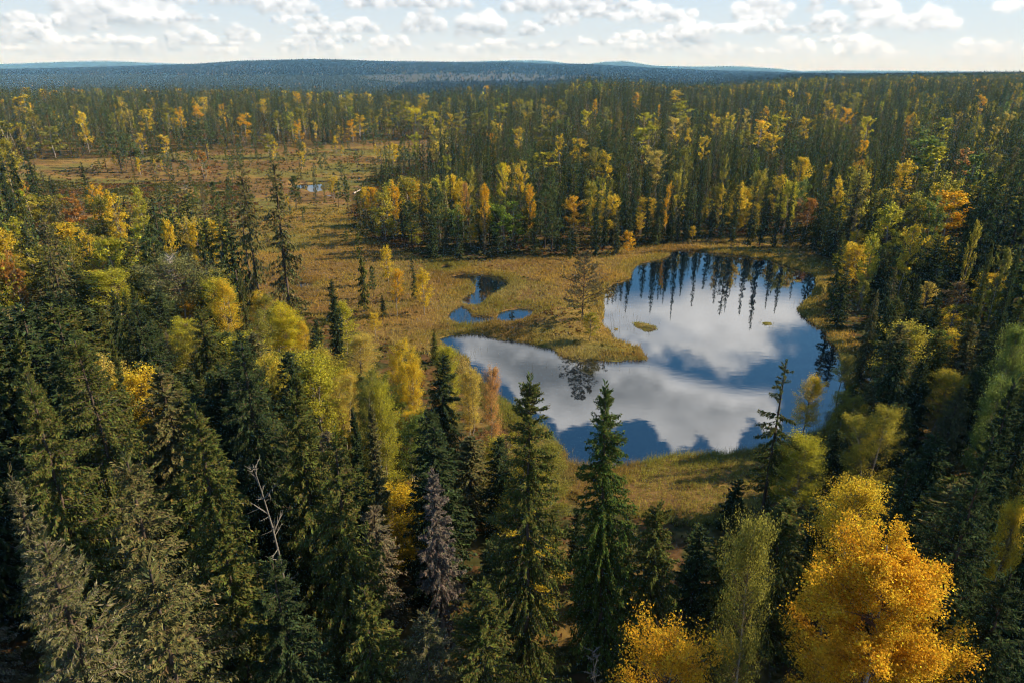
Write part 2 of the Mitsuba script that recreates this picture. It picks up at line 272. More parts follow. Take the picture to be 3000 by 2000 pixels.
def join(parts):
    """[(v, f, c), ...] as one."""
    n = np.cumsum([0] + [len(p[0]) for p in parts])
    return np.vstack([p[0] for p in parts]), np.vstack([p[1] + k for p, k in zip(parts, n)]), np.vstack([np.broadcast_to(p[2], (len(p[0]), 3)) for p in parts])

def unit(v): return v / (np.linalg.norm(v, axis=-1, keepdims=True) + 1e-12)

def rhombs(base, tip, width, up, col, tipcol=None, fold=0.0):
    """Leaf shaped faces from base to tip: two triangles each, folded along the middle."""
    ax = tip - base; side = unit(np.cross(ax, up)); mid = base + ax * .45
    nrm = unit(np.cross(side, ax)); w = np.asarray(width)[:, None] / 2
    v = np.stack([base, mid - side * w + nrm * fold * w, tip, mid + side * w + nrm * fold * w], 1)
    k = np.arange(len(base))[:, None] * 4
    f = np.vstack([k + [0, 1, 2], k + [0, 2, 3]])
    c = np.repeat(col[:, None], 4, 1)
    if tipcol is not None: c[:, 2] = tipcol
    return v.reshape(-1, 3), f, c.reshape(-1, 3)

def branches(P, D, L, sag, r, col):
    """Thin three sided limbs from P along D with length L, sagging by sag at the end."""
    n = len(P); side = unit(np.cross(D, [0, 0, 1.]) + 1e-6); upv = unit(np.cross(side, D))
    out = []
    for s, rr in ((0, 1.), (.5, .65), (1., .12)):
        c = P + D * (L * s)[:, None]; c[:, 2] += sag * s * s
        out.append(np.stack([c + upv * (r * rr)[:, None], c - upv * (r * rr * .5)[:, None] + side * (r * rr * .87)[:, None], c - upv * (r * rr * .5)[:, None] - side * (r * rr * .87)[:, None]], 1))
    v = np.concatenate(out, 1)
    f = []
    for s in (0, 3):
        for j in range(3):
            a, b = s + j, s + (j + 1) % 3
            f += [[a, b, b + 3], [a, b + 3, a + 3]]
    f = (np.arange(n)[:, None, None] * 9 + np.array(f)).reshape(-1, 3)
    return v.reshape(-1, 3), f, np.broadcast_to(col, (n * 9, 3))

def lift(rs, n, col, var): return np.asarray(col) * np.exp(var * rs.standard_normal((n, 1))) * (1 + .08 * rs.standard_normal((n, 3)))

BARK = {'spruce': (.085, .068, .055), 'grey': (.22, .21, .20), 'birch': (.50, .47, .42), 'pine': (.16, .085, .045)}

def spruce(seed, H=14., R=1.8, nb=150, ns=14, sl=.50, sw=.22, bare=.05, droop=.5, col=(.050, .062, .020), old=(.075, .062, .030), limb=True, openness=0., fuzz=1.):
    rs = np.random.default_rng(seed)
    t = (np.arange(nb) + rs.random(nb)) / nb
    z = H * (bare + (.97 - bare) * t)
    q = (H - z) / (H * (1 - bare))
    env = .12 + q ** .8 * (1.28 - .36 * q ** 2)
    ang = np.arange(nb) * 2.39996 + rs.normal(0, .7, nb)
    gaps = meshkit.noise(np.stack([np.cos(ang) * 1.3 + seed, np.sin(ang) * 1.3, z * .55], -1))
    L = R * env * rs.uniform(.68, 1.12, nb) * (.68 + .55 * gaps)
    keep = rs.random(nb) > openness * (gaps < .5)
    z, q, ang, L = z[keep], q[keep], ang[keep], L[keep]
    slope = .75 * (1 - q) ** 2 - droop * q ** .6 * (.5 + .8 * rs.random(len(q))) + rs.normal(0, .16, len(q))
    D = unit(np.stack([np.cos(ang), np.sin(ang), slope], -1)); P = np.stack([0 * z, 0 * z, z], -1)
    sag = L * (.34 * q - .05)
    n = rs.poisson(ns * 1.15 * (.30 + .75 * L / R))
    bi = np.repeat(np.arange(len(z)), n); N = len(bi)
    s = rs.random(N) ** .85 * .93 + .05 + .03 * openness
    pos = P[bi] + D[bi] * (L[bi] * s)[:, None]; pos[:, 2] += sag[bi] * s * s
    sgn = np.where(rs.random(N) < .5, -1, 1) * rs.uniform(.15, 1.25, N)
    d = D[bi].copy(); ca, sa = np.cos(sgn), np.sin(sgn)
    d = np.stack([d[:, 0] * ca - d[:, 1] * sa, d[:, 0] * sa + d[:, 1] * ca, d[:, 2]], -1)
    d[:, 2] += rs.normal(-.55, .45, N) * (.35 + .9 * q[bi])
    hang = (rs.random(N) < .15 + .40 * q[bi])[:, None]           # twigs that hang down like curtains
    d = np.where(hang, d * .35 + [0, 0, -.9], d); d = unit(d)
    pos[:, 2] += rs.normal(-.02, .045, N) * R * (.4 + q[bi])
    ln = sl * rs.uniform(.55, 1.25, N) * (.45 + .55 * np.clip(L[bi] / R * 1.4, 0, 1)) * (1.15 - .45 * s)
    up = unit(np.stack([rs.normal(0, .5, N), rs.normal(0, .5, N), np.ones(N)], -1))
    c = lift(rs, N, col, .28) * (1 - s[:, None] * 0)
    mixo = (rs.random(N) < .28)[:, None]
    c = np.where(mixo, lift(rs, N, old, .25), c)
    crown = [rhombs(pos - d * ln[:, None] * .25, pos + d * ln[:, None] * .75, ln * sw / sl * rs.uniform(.7, 1.4, N), up, c, c * 1.25, .35)]
    m = max(8, nb // 8)                                     # the leader
    zz = H * (1 - .07 * rs.random(m) ** .8); aa = rs.random(m) * 6.28
    b = np.stack([0 * zz, 0 * zz, zz], -1); dd = unit(np.stack([np.cos(aa) * .5, np.sin(aa) * .5, .9 + 0 * aa], -1))
    crown.append(rhombs(b, b + dd * ((.012 * H + .06) * (.5 + rs.random(m)))[:, None], np.full(m, min(sw * .7, .10)), np.cross(dd, [0, 0, 1.]), lift(rs, m, col, .2)))
    zt = np.linspace(-.6, H * .985, 7)
    bend = .012 * H * np.sin(zt / H * 3 + seed)
    tr = [(*tube(np.stack([bend * 0, bend * 0, zt], -1), (.0095 * H + .02) * (1 - .93 * np.clip(zt / H, 0, 1)) + .01, 6), BARK['spruce'])]
    if limb: tr.append(branches(P, D, L * .92, sag, .012 + .010 * L, BARK['spruce']))
    return join(tr), join(crown)

def birch(seed, H=11., R=2.0, nl=7000, ls=.13, clumps=170, base=.28, a=(.42, .24, .03), b=(.34, .26, .04), stems=1, limb=True, sparse=0., spread=1.0, sg=.115):
    rs = np.random.default_rng(seed)
    tr = []; B0, B1 = [], []
    for k in range(stems):
        off = (rs.normal(0, .35, 2) if stems > 1 else np.zeros(2)); lean = rs.normal(0, .05 if stems == 1 else .12, 2) * H * .5
        tt = np.linspace(-.04, 1, 9); hh = H * (1 if k == 0 else rs.uniform(.8, .97))
        path = np.stack([off[0] + lean[0] * tt ** 2 + .12 * np.sin(tt * 7 + seed), off[1] + lean[1] * tt ** 2 + .12 * np.cos(tt * 6 + seed), hh * tt * .97], -1)
        path[:2, :2] = path[0, :2] * .6
        v, f = tube(path, (.009 * H + .015) / stems ** .4 * (1 - .9 * np.clip(tt, 0, 1)) + .006, 6)
        ring = np.repeat(rs.uniform(.55, 1.1, 9), 6)[:, None]
        c = np.array(BARK['birch']) * ring * np.where(rs.random((len(v), 1)) < .2, .35, 1)
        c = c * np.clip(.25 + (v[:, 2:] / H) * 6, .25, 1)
        tr.append((v, f, c))
        n = clumps // stems
        q = rs.random(n) ** .85
        zb = base + (1 - base) * q * .95
        i = np.clip(zb * 8, 0, 7.99); i0 = i.astype(int); p = path[i0] * (1 - (i - i0))[:, None] + path[np.minimum(i0 + 1, 8)] * (i - i0)[:, None]
        ang = rs.random(n) * 6.283
        env = np.sqrt(np.clip(1 - np.abs((q - .36) / .66) ** 2.0, .015, 1)) 
        lens = 1.12 * R / (stems ** .25) * env * rs.uniform(.35, 1.12, n) ** .7
        lobes = meshkit.noise(np.stack([np.cos(ang) * 1.2 + seed, np.sin(ang) * 1.2, q * 4], -1))
        lens = lens * (.6 + .7 * lobes)
        rise = rs.uniform(.45, 1.1, n) * spread * (.5 + .8 * q)
        B0.append(p); B1.append(p + np.stack([np.cos(ang) * lens, np.sin(ang) * lens, lens * rise], -1))
    B0, B1 = np.vstack(B0), np.vstack(B1); B1[:, 2] = np.minimum(B1[:, 2], H * (1 + .02 * rs.standard_normal(len(B1))))
    if limb:
        d = B1 - B0; L = np.linalg.norm(d, axis=1)
        tr.append(branches(B0, unit(d), L, 0 * L, .006 + .008 * L, np.array((.16, .12, .10))))
    n = len(B0); wgt = rs.uniform(.4, 1.6, n) * (rs.random(n) > sparse); wgt /= wgt.sum()
    ci = rs.choice(n, nl, p=wgt)
    s = rs.random(nl) ** .5
    pos = B0[ci] + (B1 - B0)[ci] * (.30 + .78 * s)[:, None] + rs.normal(0, 1, (nl, 3)) * (sg * R * (.4 + .6 * s))[:, None] * [1, 1, .8]
    pos[:, 2] -= np.abs(rs.normal(0, .05 * R, nl))
    tone = rs.random(n)[ci][:, None] * .7 + .3 * rs.random((nl, 1))
    c = (np.asarray(a) * tone + np.asarray(b) * (1 - tone)) * np.exp(.32 * rs.standard_normal((nl, 1)))
    ax = unit(rs.normal(0, 1, (nl, 3)) + [0, 0, -.4]); l = ls * rs.uniform(.6, 1.4, nl)
    out = pos - [0, 0, 0]; out[:, 2] = 0
    up = unit(rs.normal(0, .8, (nl, 3)) + [0, 0, .8])
    crown = rhombs(pos - ax * l[:, None] / 2, pos + ax * l[:, None] / 2, l * .8, up, np.clip(c, 0, .8), None, .25)
    return join(tr), crown

def pine(seed, H=10., R=1.6, nb=34, tufts=26, nl=10, sl=.34, base=.35, col=(.052, .075, .036), limb=True, cone=.5):
    rs = np.random.default_rng(seed)
    t = (np.arange(nb) + rs.random(nb)) / nb
    z = H * (base + (.97 - base) * t); q = 1 - t
    env = (np.sqrt(np.clip(1 - (1 - q) ** 2.2, 0, 1)) * (1 - cone) + cone * (.12 + .95 * q)) * np.clip(.55 + 3 * t, 0, 1)
    L = 1.2 * R * env * rs.uniform(.55, 1.15, nb); ang = np.arange(nb) * 2.4 + rs.normal(0, .4, nb)
    D = unit(np.stack([np.cos(ang), np.sin(ang), rs.normal(.15, .15, nb) + .6 * t ** 2], -1)); P = np.stack([0 * z, 0 * z, z], -1)
    zt = np.linspace(-.5, H * .98, 8); wob = .01 * H * np.stack([np.sin(zt * .5 + seed), np.cos(zt * .4 + seed)], -1) * sstep(0, H, zt)[:, None]
    v, f = tube(np.column_stack([wob, zt]), (.010 * H + .02) * (1 - .88 * np.clip(zt / H, 0, 1)), 6)
    low = sstep(.25, .6, v[:, 2:] / H)
    tr = [(v, f, np.array((.075, .062, .052)) * (1 - low) + np.array((.20, .105, .055)) * low)]
    if limb: tr.append(branches(P, D, L, .12 * L, .010 + .012 * L, np.array((.11, .08, .06))))
    n = rs.poisson(tufts * (.3 + .7 * L / R)); bi = np.repeat(np.arange(nb), n); N = len(bi)
    s = rs.random(N) ** .55 * .8 + .24
    side = rs.normal(0, .16, N) * L[bi]
    sv = np.stack([-np.sin(ang), np.cos(ang), 0 * ang], -1)[bi]
    tp = P[bi] + D[bi] * (L[bi] * s)[:, None] + sv * side[:, None]; tp[:, 2] += .12 * L[bi] * s * s + rs.normal(.02, .06, N)
    k = np.repeat(np.arange(N), nl); M = len(k)
    d = unit(rs.normal(0, 1, (M, 3)) + D[bi][k] * .7 + [0, 0, .45]); l = sl * rs.uniform(.6, 1.2, M)
    c = lift(rs, N, col, .25)[k] * np.exp(.15 * rs.standard_normal((M, 1)))
    return join(tr), rhombs(tp[k], tp[k] + d * l[:, None], l * .26, unit(rs.normal(0, 1, (M, 3))), c, c * 1.2, .2)

def snag(seed, H=9., R=1.2, nb=26, col=(.165, .165, .155), fork=True, base=.25, r=None):
    rs = np.random.default_rng(seed)
    zt = np.linspace(-.5, H, 9); path = np.column_stack([.05 * H * np.sin(zt / H * 2.5 + seed) * np.clip(zt / H, 0, 1), .03 * H * np.cos(zt / H * 3) * np.clip(zt / H, 0, 1), zt])
    v, f = tube(path, (.0075 * H + .02 if r is None else r) * (1 - .85 * np.clip(zt / H, 0, 1)), 6)
    c = np.array(col) * np.repeat(rs.uniform(.6, 1.1, 9), 6)[:, None]
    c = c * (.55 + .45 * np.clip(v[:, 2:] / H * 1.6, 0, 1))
    trunk = (v, f, c)
    t = rs.random(nb) ** .7; i = (base + (1 - base) * t) * 8; i0 = np.minimum(i.astype(int), 7)
    P = path[i0] * (1 - (i - i0))[:, None] + path[i0 + 1] * (i - i0)[:, None]
    ang = rs.random(nb) * 6.28; L = R * rs.uniform(.3, 1.1, nb) * (1.1 - .5 * t)
    D = unit(np.stack([np.cos(ang), np.sin(ang), rs.normal(.35, .35, nb)], -1))
    br = [branches(P, D, L, .15 * L, .010 + .018 * L, np.array(col))]
    k = np.repeat(np.arange(nb), 4); s = rs.uniform(.3, .95, len(k))
    P2 = P[k] + D[k] * (L[k] * s)[:, None]; P2[:, 2] += .15 * L[k] * s * s
    D2 = unit(D[k] + rs.normal(0, .7, (len(k), 3))); br.append(branches(P2, D2, L[k] * rs.uniform(.2, .5, len(k)), 0 * L[k], .006 + .008 * L[k], np.array(col)))
    if fork:                                                # antler like limbs at the top
        k = 5; i = np.array([.72, .80, .86, .92, .97]) * 8; i0 = np.minimum(i.astype(int), 7)
        P = path[i0] * (1 - (i - i0))[:, None] + path[i0 + 1] * (i - i0)[:, None]; ang = np.arange(k) * 2.6 + seed; L = np.array([.075, .085, .07, .06, .055]) * H
        D = unit(np.stack([np.cos(ang) * .75, np.sin(ang) * .75, np.full(k, .8)], -1))
        br.append(branches(P, D, L, .12 * L, np.full(k, .016 + .0016 * H), np.array(col)))
        q = np.repeat(np.arange(k), 5); s = rs.uniform(.35, .98, len(q)); P2 = P[q] + D[q] * (L[q] * s)[:, None]; P2[:, 2] += .12 * L[q] * s * s
        br.append(branches(P2, unit(D[q] + rs.normal(0, .6, (len(q), 3))), L[q] * rs.uniform(.25, .6, len(q)), 0 * s, .012 + .008 * L[q], np.array(col)))
    return trunk, join(br)

# colours of the leaves: two hues that each crown mixes
HUE = {'gold': ((.66, .47, .040), (.56, .45, .050)), 'orange': ((.68, .375, .030), (.62, .42, .036)), 'yellow': ((0.6, 0.491, 0.033), (0.48, 0.468, 0.044)), 'olive_gold': ((0.42, 0.351, 0.0495), (0.26, 0.281, 0.0495)),
       'olive': ((0.2, 0.21, 0.0495), (0.28, 0.281, 0.055)), 'lime': ((0.34, 0.357, 0.044), (0.42, 0.398, 0.044)), 'green': ((0.13, 0.2, 0.0495), (0.19, 0.242, 0.055)), 'bright_green': ((0.16, 0.263, 0.0385), (0.24, 0.304, 0.044)),
       'pale_gold': ((.56, .44, .095), (.48, .42, .11)), 'salmon': ((0.58, 0.316, 0.132), (0.48, 0.328, 0.099)), 'rust': ((0.42, 0.199, 0.0495), (0.34, 0.211, 0.055)), 'brown': ((0.27, 0.211, 0.11), (0.24, 0.175, 0.077)), 'pale_olive': ((0.26, 0.292, 0.11), (0.2, 0.21, 0.088))}
NEEDLE = {'dark': ((.043, .070, .029), (.058, .074, .031)), 'mid': ((0.0831, 0.109, 0.0286), (0.131, 0.119, 0.0352)), 'bright': ((0.0697, 0.117, 0.0264), (0.101, 0.112, 0.0286)), 'greyish': ((0.114, 0.122, 0.0484), (0.181, 0.159, 0.0704)), 'grey': ((0.154, 0.142, 0.0858), (0.234, 0.203, 0.138)),
          'dead': ((.20, .18, .155), (.15, .135, .115)), 'lichen': ((.110, .118, .050), (.205, .195, .125)), 'pine': ((0.0919, 0.124, 0.0484), 0), 'pine_grey': ((0.138, 0.14, 0.0629), 0)}
WORD = {'gold': 'golden', 'orange': 'orange', 'yellow': 'yellow', 'olive_gold': 'olive gold', 'olive': 'olive', 'lime': 'yellow green', 'green': 'green', 'bright_green': 'bright green', 'pale_gold': 'pale gold', 'salmon': 'salmon pink', 'rust': 'rust red', 'brown': 'brownish',
        'pale_olive': 'pale olive', 'dark': 'dark green', 'mid': 'mossy green', 'bright': 'green', 'greyish': 'grey green', 'grey': 'grey', 'dead': 'dead grey', 'lichen': 'lichen grey', 'pine': 'blue green', 'pine_grey': 'thin grey green'}

# detail by distance: 0 nearest, 1 near, 2 middle, 3 far
def make(kind, colour, lod, variant):
    sd = 100 + variant * 17 + lod
    if kind in ('spruce', 'spruce_open'):
        a, b = NEEDLE[colour]; thin = colour in ('grey', 'dead', 'lichen'); o = kind == 'spruce_open'
        kw = [dict(nb=310, ns=64, sl=.30, sw=.115), dict(nb=270, ns=34, sl=.42, sw=.165), dict(nb=135, ns=17, sl=.56, sw=.25), dict(nb=56, ns=5.2, sl=.85, sw=.44)][lod]
        if thin: kw['sw'] *= .62
        if o: kw['nb'] = int(kw['nb'] * .75); kw['ns'] *= .9; kw['sw'] *= .8
        return spruce(sd, col=a, old=b, bare=(.03, .06, .02, .09)[variant % 4] * (.6 if lod == 3 else 1) + .06 * o, droop=(.75, 1.0, .6, .85)[variant % 4] + .15 * o, openness=.75 if o else (.08, .25, .0, .15)[variant % 4], limb=lod < 3 or o, **kw)
    if kind in ('birch', 'birch_big'):
        a, b = HUE[colour]
        kw = [dict(nl=26000, ls=.082, clumps=230), dict(nl=11000, ls=.125, clumps=190), dict(nl=2800, ls=.25, clumps=90), dict(nl=520, ls=.52, clumps=42)][lod]
        return birch(sd + 7, a=a, b=b, base=(.22, .34, .16, .28)[variant % 4], stems=(1, 1, 2, 3)[variant % 4], sparse=(.1, .35, .2, .3)[variant % 4], limb=lod < 3, **kw)
    if kind in ('pine', 'lone_pine'):
        kw = [dict(nb=40, tufts=46, nl=13, sl=.24), dict(nb=40, tufts=32, nl=10, sl=.29), dict(nb=34, tufts=17, nl=8, sl=.38), dict(nb=24, tufts=8, nl=5, sl=.62)][lod]
        return pine(sd + 3, col=NEEDLE[colour][0], base=(.30, .42, .22, .36)[variant % 4], cone=(.5, .15, .8, .3)[variant % 4], limb=True, **kw)

groups = {}
def group_of(kind, colour, lod, variant, built=None):
    key = f'shapes_{kind}_{colour}_{lod}_{variant}'
    if key not in groups:
        tr, cr = built or make(kind, colour, lod, variant)
        leafy = kind in ('birch', 'birch_big', 'aspen')
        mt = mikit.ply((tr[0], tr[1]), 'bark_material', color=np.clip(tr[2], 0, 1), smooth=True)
        second = 'crown'
        mc = mikit.ply((cr[0], cr[1]), 'leaf_material' if leafy else 'bark_material' if kind == 'snag' else 'pine_needle_material' if 'pine' in kind else 'needle_material' if lod == 0 else 'distant_needle_material', color=np.clip(cr[2], 0, 1))
        groups[key] = (mt, mc, second)
    return groups[key]
REF = {'spruce': (14., 1.8), 'spruce_open': (14., 1.8), 'birch': (11., 2.), 'birch_big': (11., 2.), 'pine': (10., 1.6), 'lone_pine': (10., 1.6), 'snag': (9., 1.2), 'aspen': (11., 2.)}
def ground_at(x, y): return float(land(np.array([x], float), np.array([y], float))[0][0])

# ---------------------------------------------------------------- where the trees stand
# trees one by one: kind, x, y, height, crown radius, colour, label if it has its own
TREES=[
('birch',-141.8,236.2,13.2,1.79,'gold'),
('birch',-164.1,231.7,10.6,2.46,'olive_gold'),
('birch',-161.9,236.2,9.4,1.26,'olive_gold'),
('birch',-151.1,222.6,7.0,1.54,'olive_gold'),
('birch',-255.1,374.4,11,3.37,'gold'),
('birch',-226.8,385.4,11,2.31,'olive'),
('pine',-172.1,265.9,13,3.61,'pine','broad round topped pine deep in the forest far left beyond the mire'),
('birch',-146.6,225.4,10,2.75,'olive'),
('birch',-140.0,274.0,11,2.28,'gold'),
('birch',-148.7,309.2,11,2.79,'olive_gold'),
('birch',-131.6,284.7,11,1.72,'orange'),
('birch',-134.8,307.9,11,2.32,'orange'),
('birch',-154.1,359.8,11,2.16,'gold'),
('birch',-100.7,267.9,11,2.43,'orange'),
('birch',-124.2,236.6,7.4,1.45,'gold'),
('birch',-114.4,233.9,7.3,1.79,'gold'),
('pine',-114.2,204.1,11.0,2.81,'pine'),
('pine',-120.8,208.1,8.7,1.91,'pine'),
('pine',-108.6,200.3,10.8,2.14,'pine'),
('pine',-106.7,200.7,7.9,1.54,'pine'),
('pine',-98.1,226.5,13.0,3.09,'pine','big dark pine at the far edge of the mire behind the rust coloured birch'),
('pine',-101.7,224.0,10.0,2.05,'pine'),
('birch',-83.3,188.6,8.3,1.31,'rust','thin rust coloured birch standing alone at the far edge of the open mire'),
('snag',-93.7,204.1,4.0,1.58,'grey'),
('pine',-142.3,230.4,5.2,1.41,'pine'),
('pine',-74.7,185.6,5.9,1.01,'pine'),
('pine',-93.6,182.3,5.0,1.7,'pine_grey'),
('pine',-91.9,186.5,5.1,1.3,'pine'),
('pine',-92.0,196.1,4.2,1.52,'pine'),
('pine',-56.6,138.3,8.2,0.87,'pine'),
('pine',-53.4,123.7,9.6,1.16,'pine'),
('pine',-75.0,146.0,4.4,0.69,'pine'),
('snag',-69.3,146.5,5.5,2.07,'grey','gnarled grey dead pine with crooked spreading limbs on the mire'),
('spruce',-83.6,135.9,9.9,1.27,'dark'),
('spruce',-107.8,159.7,5.9,1.0,'dark'),
('spruce',-85.9,123.7,8,0.68,'dark'),
('spruce',-90.8,136.5,7.0,1.49,'dark'),
('spruce',-73.1,99.9,13,0.94,'dark'),
('spruce',-76.2,106.4,11,0.83,'mid'),
('birch',-80.5,115.5,7.2,2.37,'olive_gold','broad olive gold birch among spruces near the left edge'),
('birch',-75.3,116.8,7,1.66,'rust'),
('birch',-71.8,118.4,9,1.12,'orange'),
('birch',-64.1,105.7,9,1.5,'olive'),
('birch',-61.0,105.1,10.2,1.33,'gold'),
('birch',-64.2,117.5,8.3,1.11,'lime'),
('birch',-43.2,84.7,10.2,0.88,'gold'),
('birch',-41.3,88.1,9.2,0.99,'gold'),
('birch',-56.3,88.8,7.6,1.29,'gold','tall golden birch with a white trunk in front of the left mire'),
('spruce',-47.9,106.3,12.2,0.57,'grey','slim grey spruce at the left side of the mire, sparse all the way down'),
('spruce',-66.3,116.8,6.4,0.83,'dark'),
('snag',-76.4,121.5,6.4,0.48,'grey'),
('spruce',-63.0,91.5,9.4,1.39,'greyish'),
('spruce',-63.7,105.4,7.0,1.34,'mid'),
('spruce_open',-28.3,72.9,18.9,1.95,'greyish','very tall thin spruce with a long bare trunk left of its open crowned twin'),
('spruce_open',-26.1,75.7,18.7,2.76,'greyish','very tall spruce with wide open drooping branches in front of the mire'),
('pine',-41.8,146.1,8.4,0.5,'pine_grey','thin half bare pine beside the small blue pool on the mire'),
('pine',-46.4,147.6,7.4,1.15,'pine'),
('pine',-34.7,144.7,7.5,0.72,'pine'),
('spruce',-32.3,143.8,5.0,0.5,'mid'),
('birch',-27.3,132.5,7.1,1.15,'orange'),
('pine',-34.9,166.5,4.4,0.78,'pine'),
('spruce',-25.8,139.5,10.4,1.13,'dark','dark dense spruce at the mire edge between two orange birches'),
('birch',-21.4,124.3,9.7,0.88,'orange'),
('birch',-20.2,132.7,8.6,1.87,'olive_gold'),
('pine',-11.9,109.5,11.6,1.8,'pine','largest pine on the far shore, bushy crown left of the green birches'),
('birch',-9.1,112.2,7.3,1.1,'green'),
('birch',-6.9,112.1,3.9,0.76,'gold'),
('spruce',-4.5,108.8,7.3,0.52,'grey'),
('birch',-0.7,111.7,8.1,2.03,'bright_green','bright green birch with a broad crown on the far shore'),
('birch',-16.5,114.7,3.7,1.01,'lime'),
('spruce',-19.8,121.6,4.9,0.87,'dark'),
('spruce',-18.3,80.6,11.3,0.97,'mid','tall spruce with a small pine on the mire island left of the golden birches'),
('pine',-18.3,86.1,4.4,0.64,'pine'),
('birch',-16.4,168.2,8.2,1.43,'lime'),
('birch',-8.5,118.3,9.7,0.93,'gold'),
('birch',-7.5,117.2,9.7,0.48,'salmon'),
('birch',-4.5,110.7,10.7,0.73,'orange'),
('birch',-2.0,131.5,10.7,0.86,'yellow'),
('birch',-7.8,130.5,10.2,1.02,'olive_gold'),
('birch',-35.6,208.4,7.5,1.44,'gold','golden birch standing on the far mire beside the dark pool'),
('pine',-30.6,197.2,9.8,1.36,'pine'),
('pine',-34.2,213.4,7.1,0.98,'pine'),
('pine',-41.4,208.5,3.8,0.65,'pine'),
('pine',-26.1,187.6,6.8,1.16,'pine'),
('spruce',-20.2,186.4,8.5,0.92,'grey'),
('spruce',-13.7,182.2,12.9,1.11,'dark'),
('spruce',-8.8,192.5,14.3,1.46,'dark'),
('birch',-125.5,364.4,10,1.92,'gold'),
('birch',-95.3,289.0,10,2.18,'olive_gold'),
('birch',-79.6,266.3,9.8,1.62,'orange'),
('birch',-80.0,233.4,8.0,2.5,'olive_gold'),
('birch',-68.4,281.3,6.2,1.29,'gold'),
('birch',-63.1,280.5,9,1.79,'orange'),
('birch',-62.2,290.9,10,2.42,'gold'),
('birch',-50.7,296.5,7.4,2.03,'olive_gold'),
('birch',-41.1,301.5,11,3.64,'yellow'),
('birch',-31.8,295.0,11,2.45,'yellow'),
('birch',-52.1,335.9,12,4.29,'olive'),
('birch',-90.2,394.7,11,3.56,'olive_gold'),
('birch',-105.1,470,10,1.76,'gold'),
('birch',-92.5,470,10,1.76,'gold'),
('birch',-131.2,470,10,2.11,'gold'),
('birch',-138.5,466.2,10,1.75,'orange'),
('birch',-57.9,470,10,2.82,'gold'),
('birch',-25.5,299.5,9,1.36,'gold'),
('birch',-21.7,297.6,10,2.7,'olive_gold'),
('birch',-12.1,274.0,11,2.49,'olive'),
('birch',-4.9,318.6,10,2.4,'yellow'),
('pine',-50.9,260.5,8.8,3.37,'pine'),
('pine',-35.5,270.8,8.4,2.06,'pine_grey'),
('pine',-67.3,244.2,4.4,2.25,'pine'),
('pine',-63.5,250.6,4.5,0.96,'pine'),
('birch',7.1,326.2,10,2.21,'olive_gold'),
('birch',16.2,307.5,10,1.85,'gold'),
('birch',21.8,308.1,11,2.09,'olive'),
('birch',26.1,250.5,10,1.33,'yellow'),
('birch',36.4,310.5,10,1.17,'orange'),
('birch',35.6,272.9,10,1.85,'olive'),
('birch',63.4,364.7,10,2.19,'orange'),
('birch',94.2,419.5,10,3.77,'gold'),
('birch',69.7,298.1,12,4.04,'lime'),
('birch',56.3,248.2,9.5,2.07,'pale_gold'),
('birch',52.8,213.0,10,0.91,'gold'),
('birch',74.6,262.0,9.6,1.79,'gold'),
('birch',46.6,252.5,11,2.29,'lime'),
('birch',38.3,209.6,11,3.35,'lime'),
('birch',9.6,237.6,8.4,1.99,'olive_gold'),
('birch',8.6,179.5,6.8,2.77,'yellow','broad bright yellow birch in the forest behind the lone pine'),
('birch',18.5,189.8,8.5,2.04,'gold','tall golden birch rising from the dark spruces far behind the lone pine'),
('birch',20.8,155.4,9.7,1.44,'gold'),
('birch',19.8,166.6,9.2,1.03,'olive_gold'),
('birch',1.6,210.3,10,1.28,'gold'),
('birch',2.0,141.1,10.2,1.2,'gold'),
('birch',34.3,178.1,8.1,1.37,'pale_gold'),
('birch',31.8,152.6,10.2,1.65,'pale_gold'),
('birch',39.9,161.1,10.2,1.74,'olive'),
('birch',33.4,137.3,9.2,1.28,'olive_gold'),
('birch',28.2,124.0,9.2,0.68,'orange'),
('birch',52.0,190.2,9.7,1.31,'gold'),
('birch',44.3,144.1,10.7,0.78,'olive_gold'),
('birch',44.1,149.0,3.5,0.94,'olive_gold'),
('birch',37.2,122.1,9.2,0.67,'gold'),
('birch',40.0,138.9,3.1,0.92,'yellow'),
('birch',47.2,135.3,6.4,1.28,'gold'),
('birch',2.9,114.1,10.2,0.81,'orange'),
('birch',25.1,127.7,5.5,1.51,'gold','bright golden birch among dark spruces just above the far lake shore'),
('birch',10.6,116.6,7.7,1.29,'orange','two tiered orange gold birch directly behind the lone pine'),
('birch',15.3,116.8,9.2,1.75,'gold'),
('birch',19.0,110.0,3.8,0.92,'orange','small round orange birch at the water edge right of the lone pine'),
('birch',32.1,119.9,2.5,0.48,'gold'),
('birch',79.5,227.3,10,2.07,'gold'),
('birch',70.4,209.8,10,2.24,'olive'),
('birch',89.3,273.2,10,1.44,'pale_gold'),
('birch',99.2,282.3,10,1.7,'orange'),
('birch',47.2,131.7,10,1.44,'olive_gold'),
('pine',5.5,112.2,10.8,1.94,'pine','blue green bushy pine on the far shore left of the two tiered birch'),
('spruce',13.6,108.9,13.2,1.02,'dark'),
('spruce',17.1,109.2,5.9,0.73,'dark','small dark spruce beside the small round orange birch'),
('spruce',32.6,126.8,9.4,1.39,'dark'),
('spruce',41.1,127.4,16.2,1.41,'mid'),
('spruce',27.8,117.4,8.5,1.11,'dark'),
('spruce',22.1,124.0,10.2,1.07,'dark'),
('spruce',24.2,119.9,3.3,0.77,'dark'),
('spruce',9.2,106.3,4.7,0.48,'dark'),
('spruce',20.1,130.6,13.9,1.21,'mid'),
('spruce',15.4,112.8,10.8,0.8,'dark'),
('spruce',42.3,118.2,5.9,0.94,'mid'),
('spruce',38.7,141.6,9.9,1.21,'dark'),
('spruce',26.6,120.7,6.8,0.86,'dark'),
('spruce',41.3,131.9,8.5,0.93,'mid'),
('birch',90.3,241.4,9.9,2.56,'lime'),
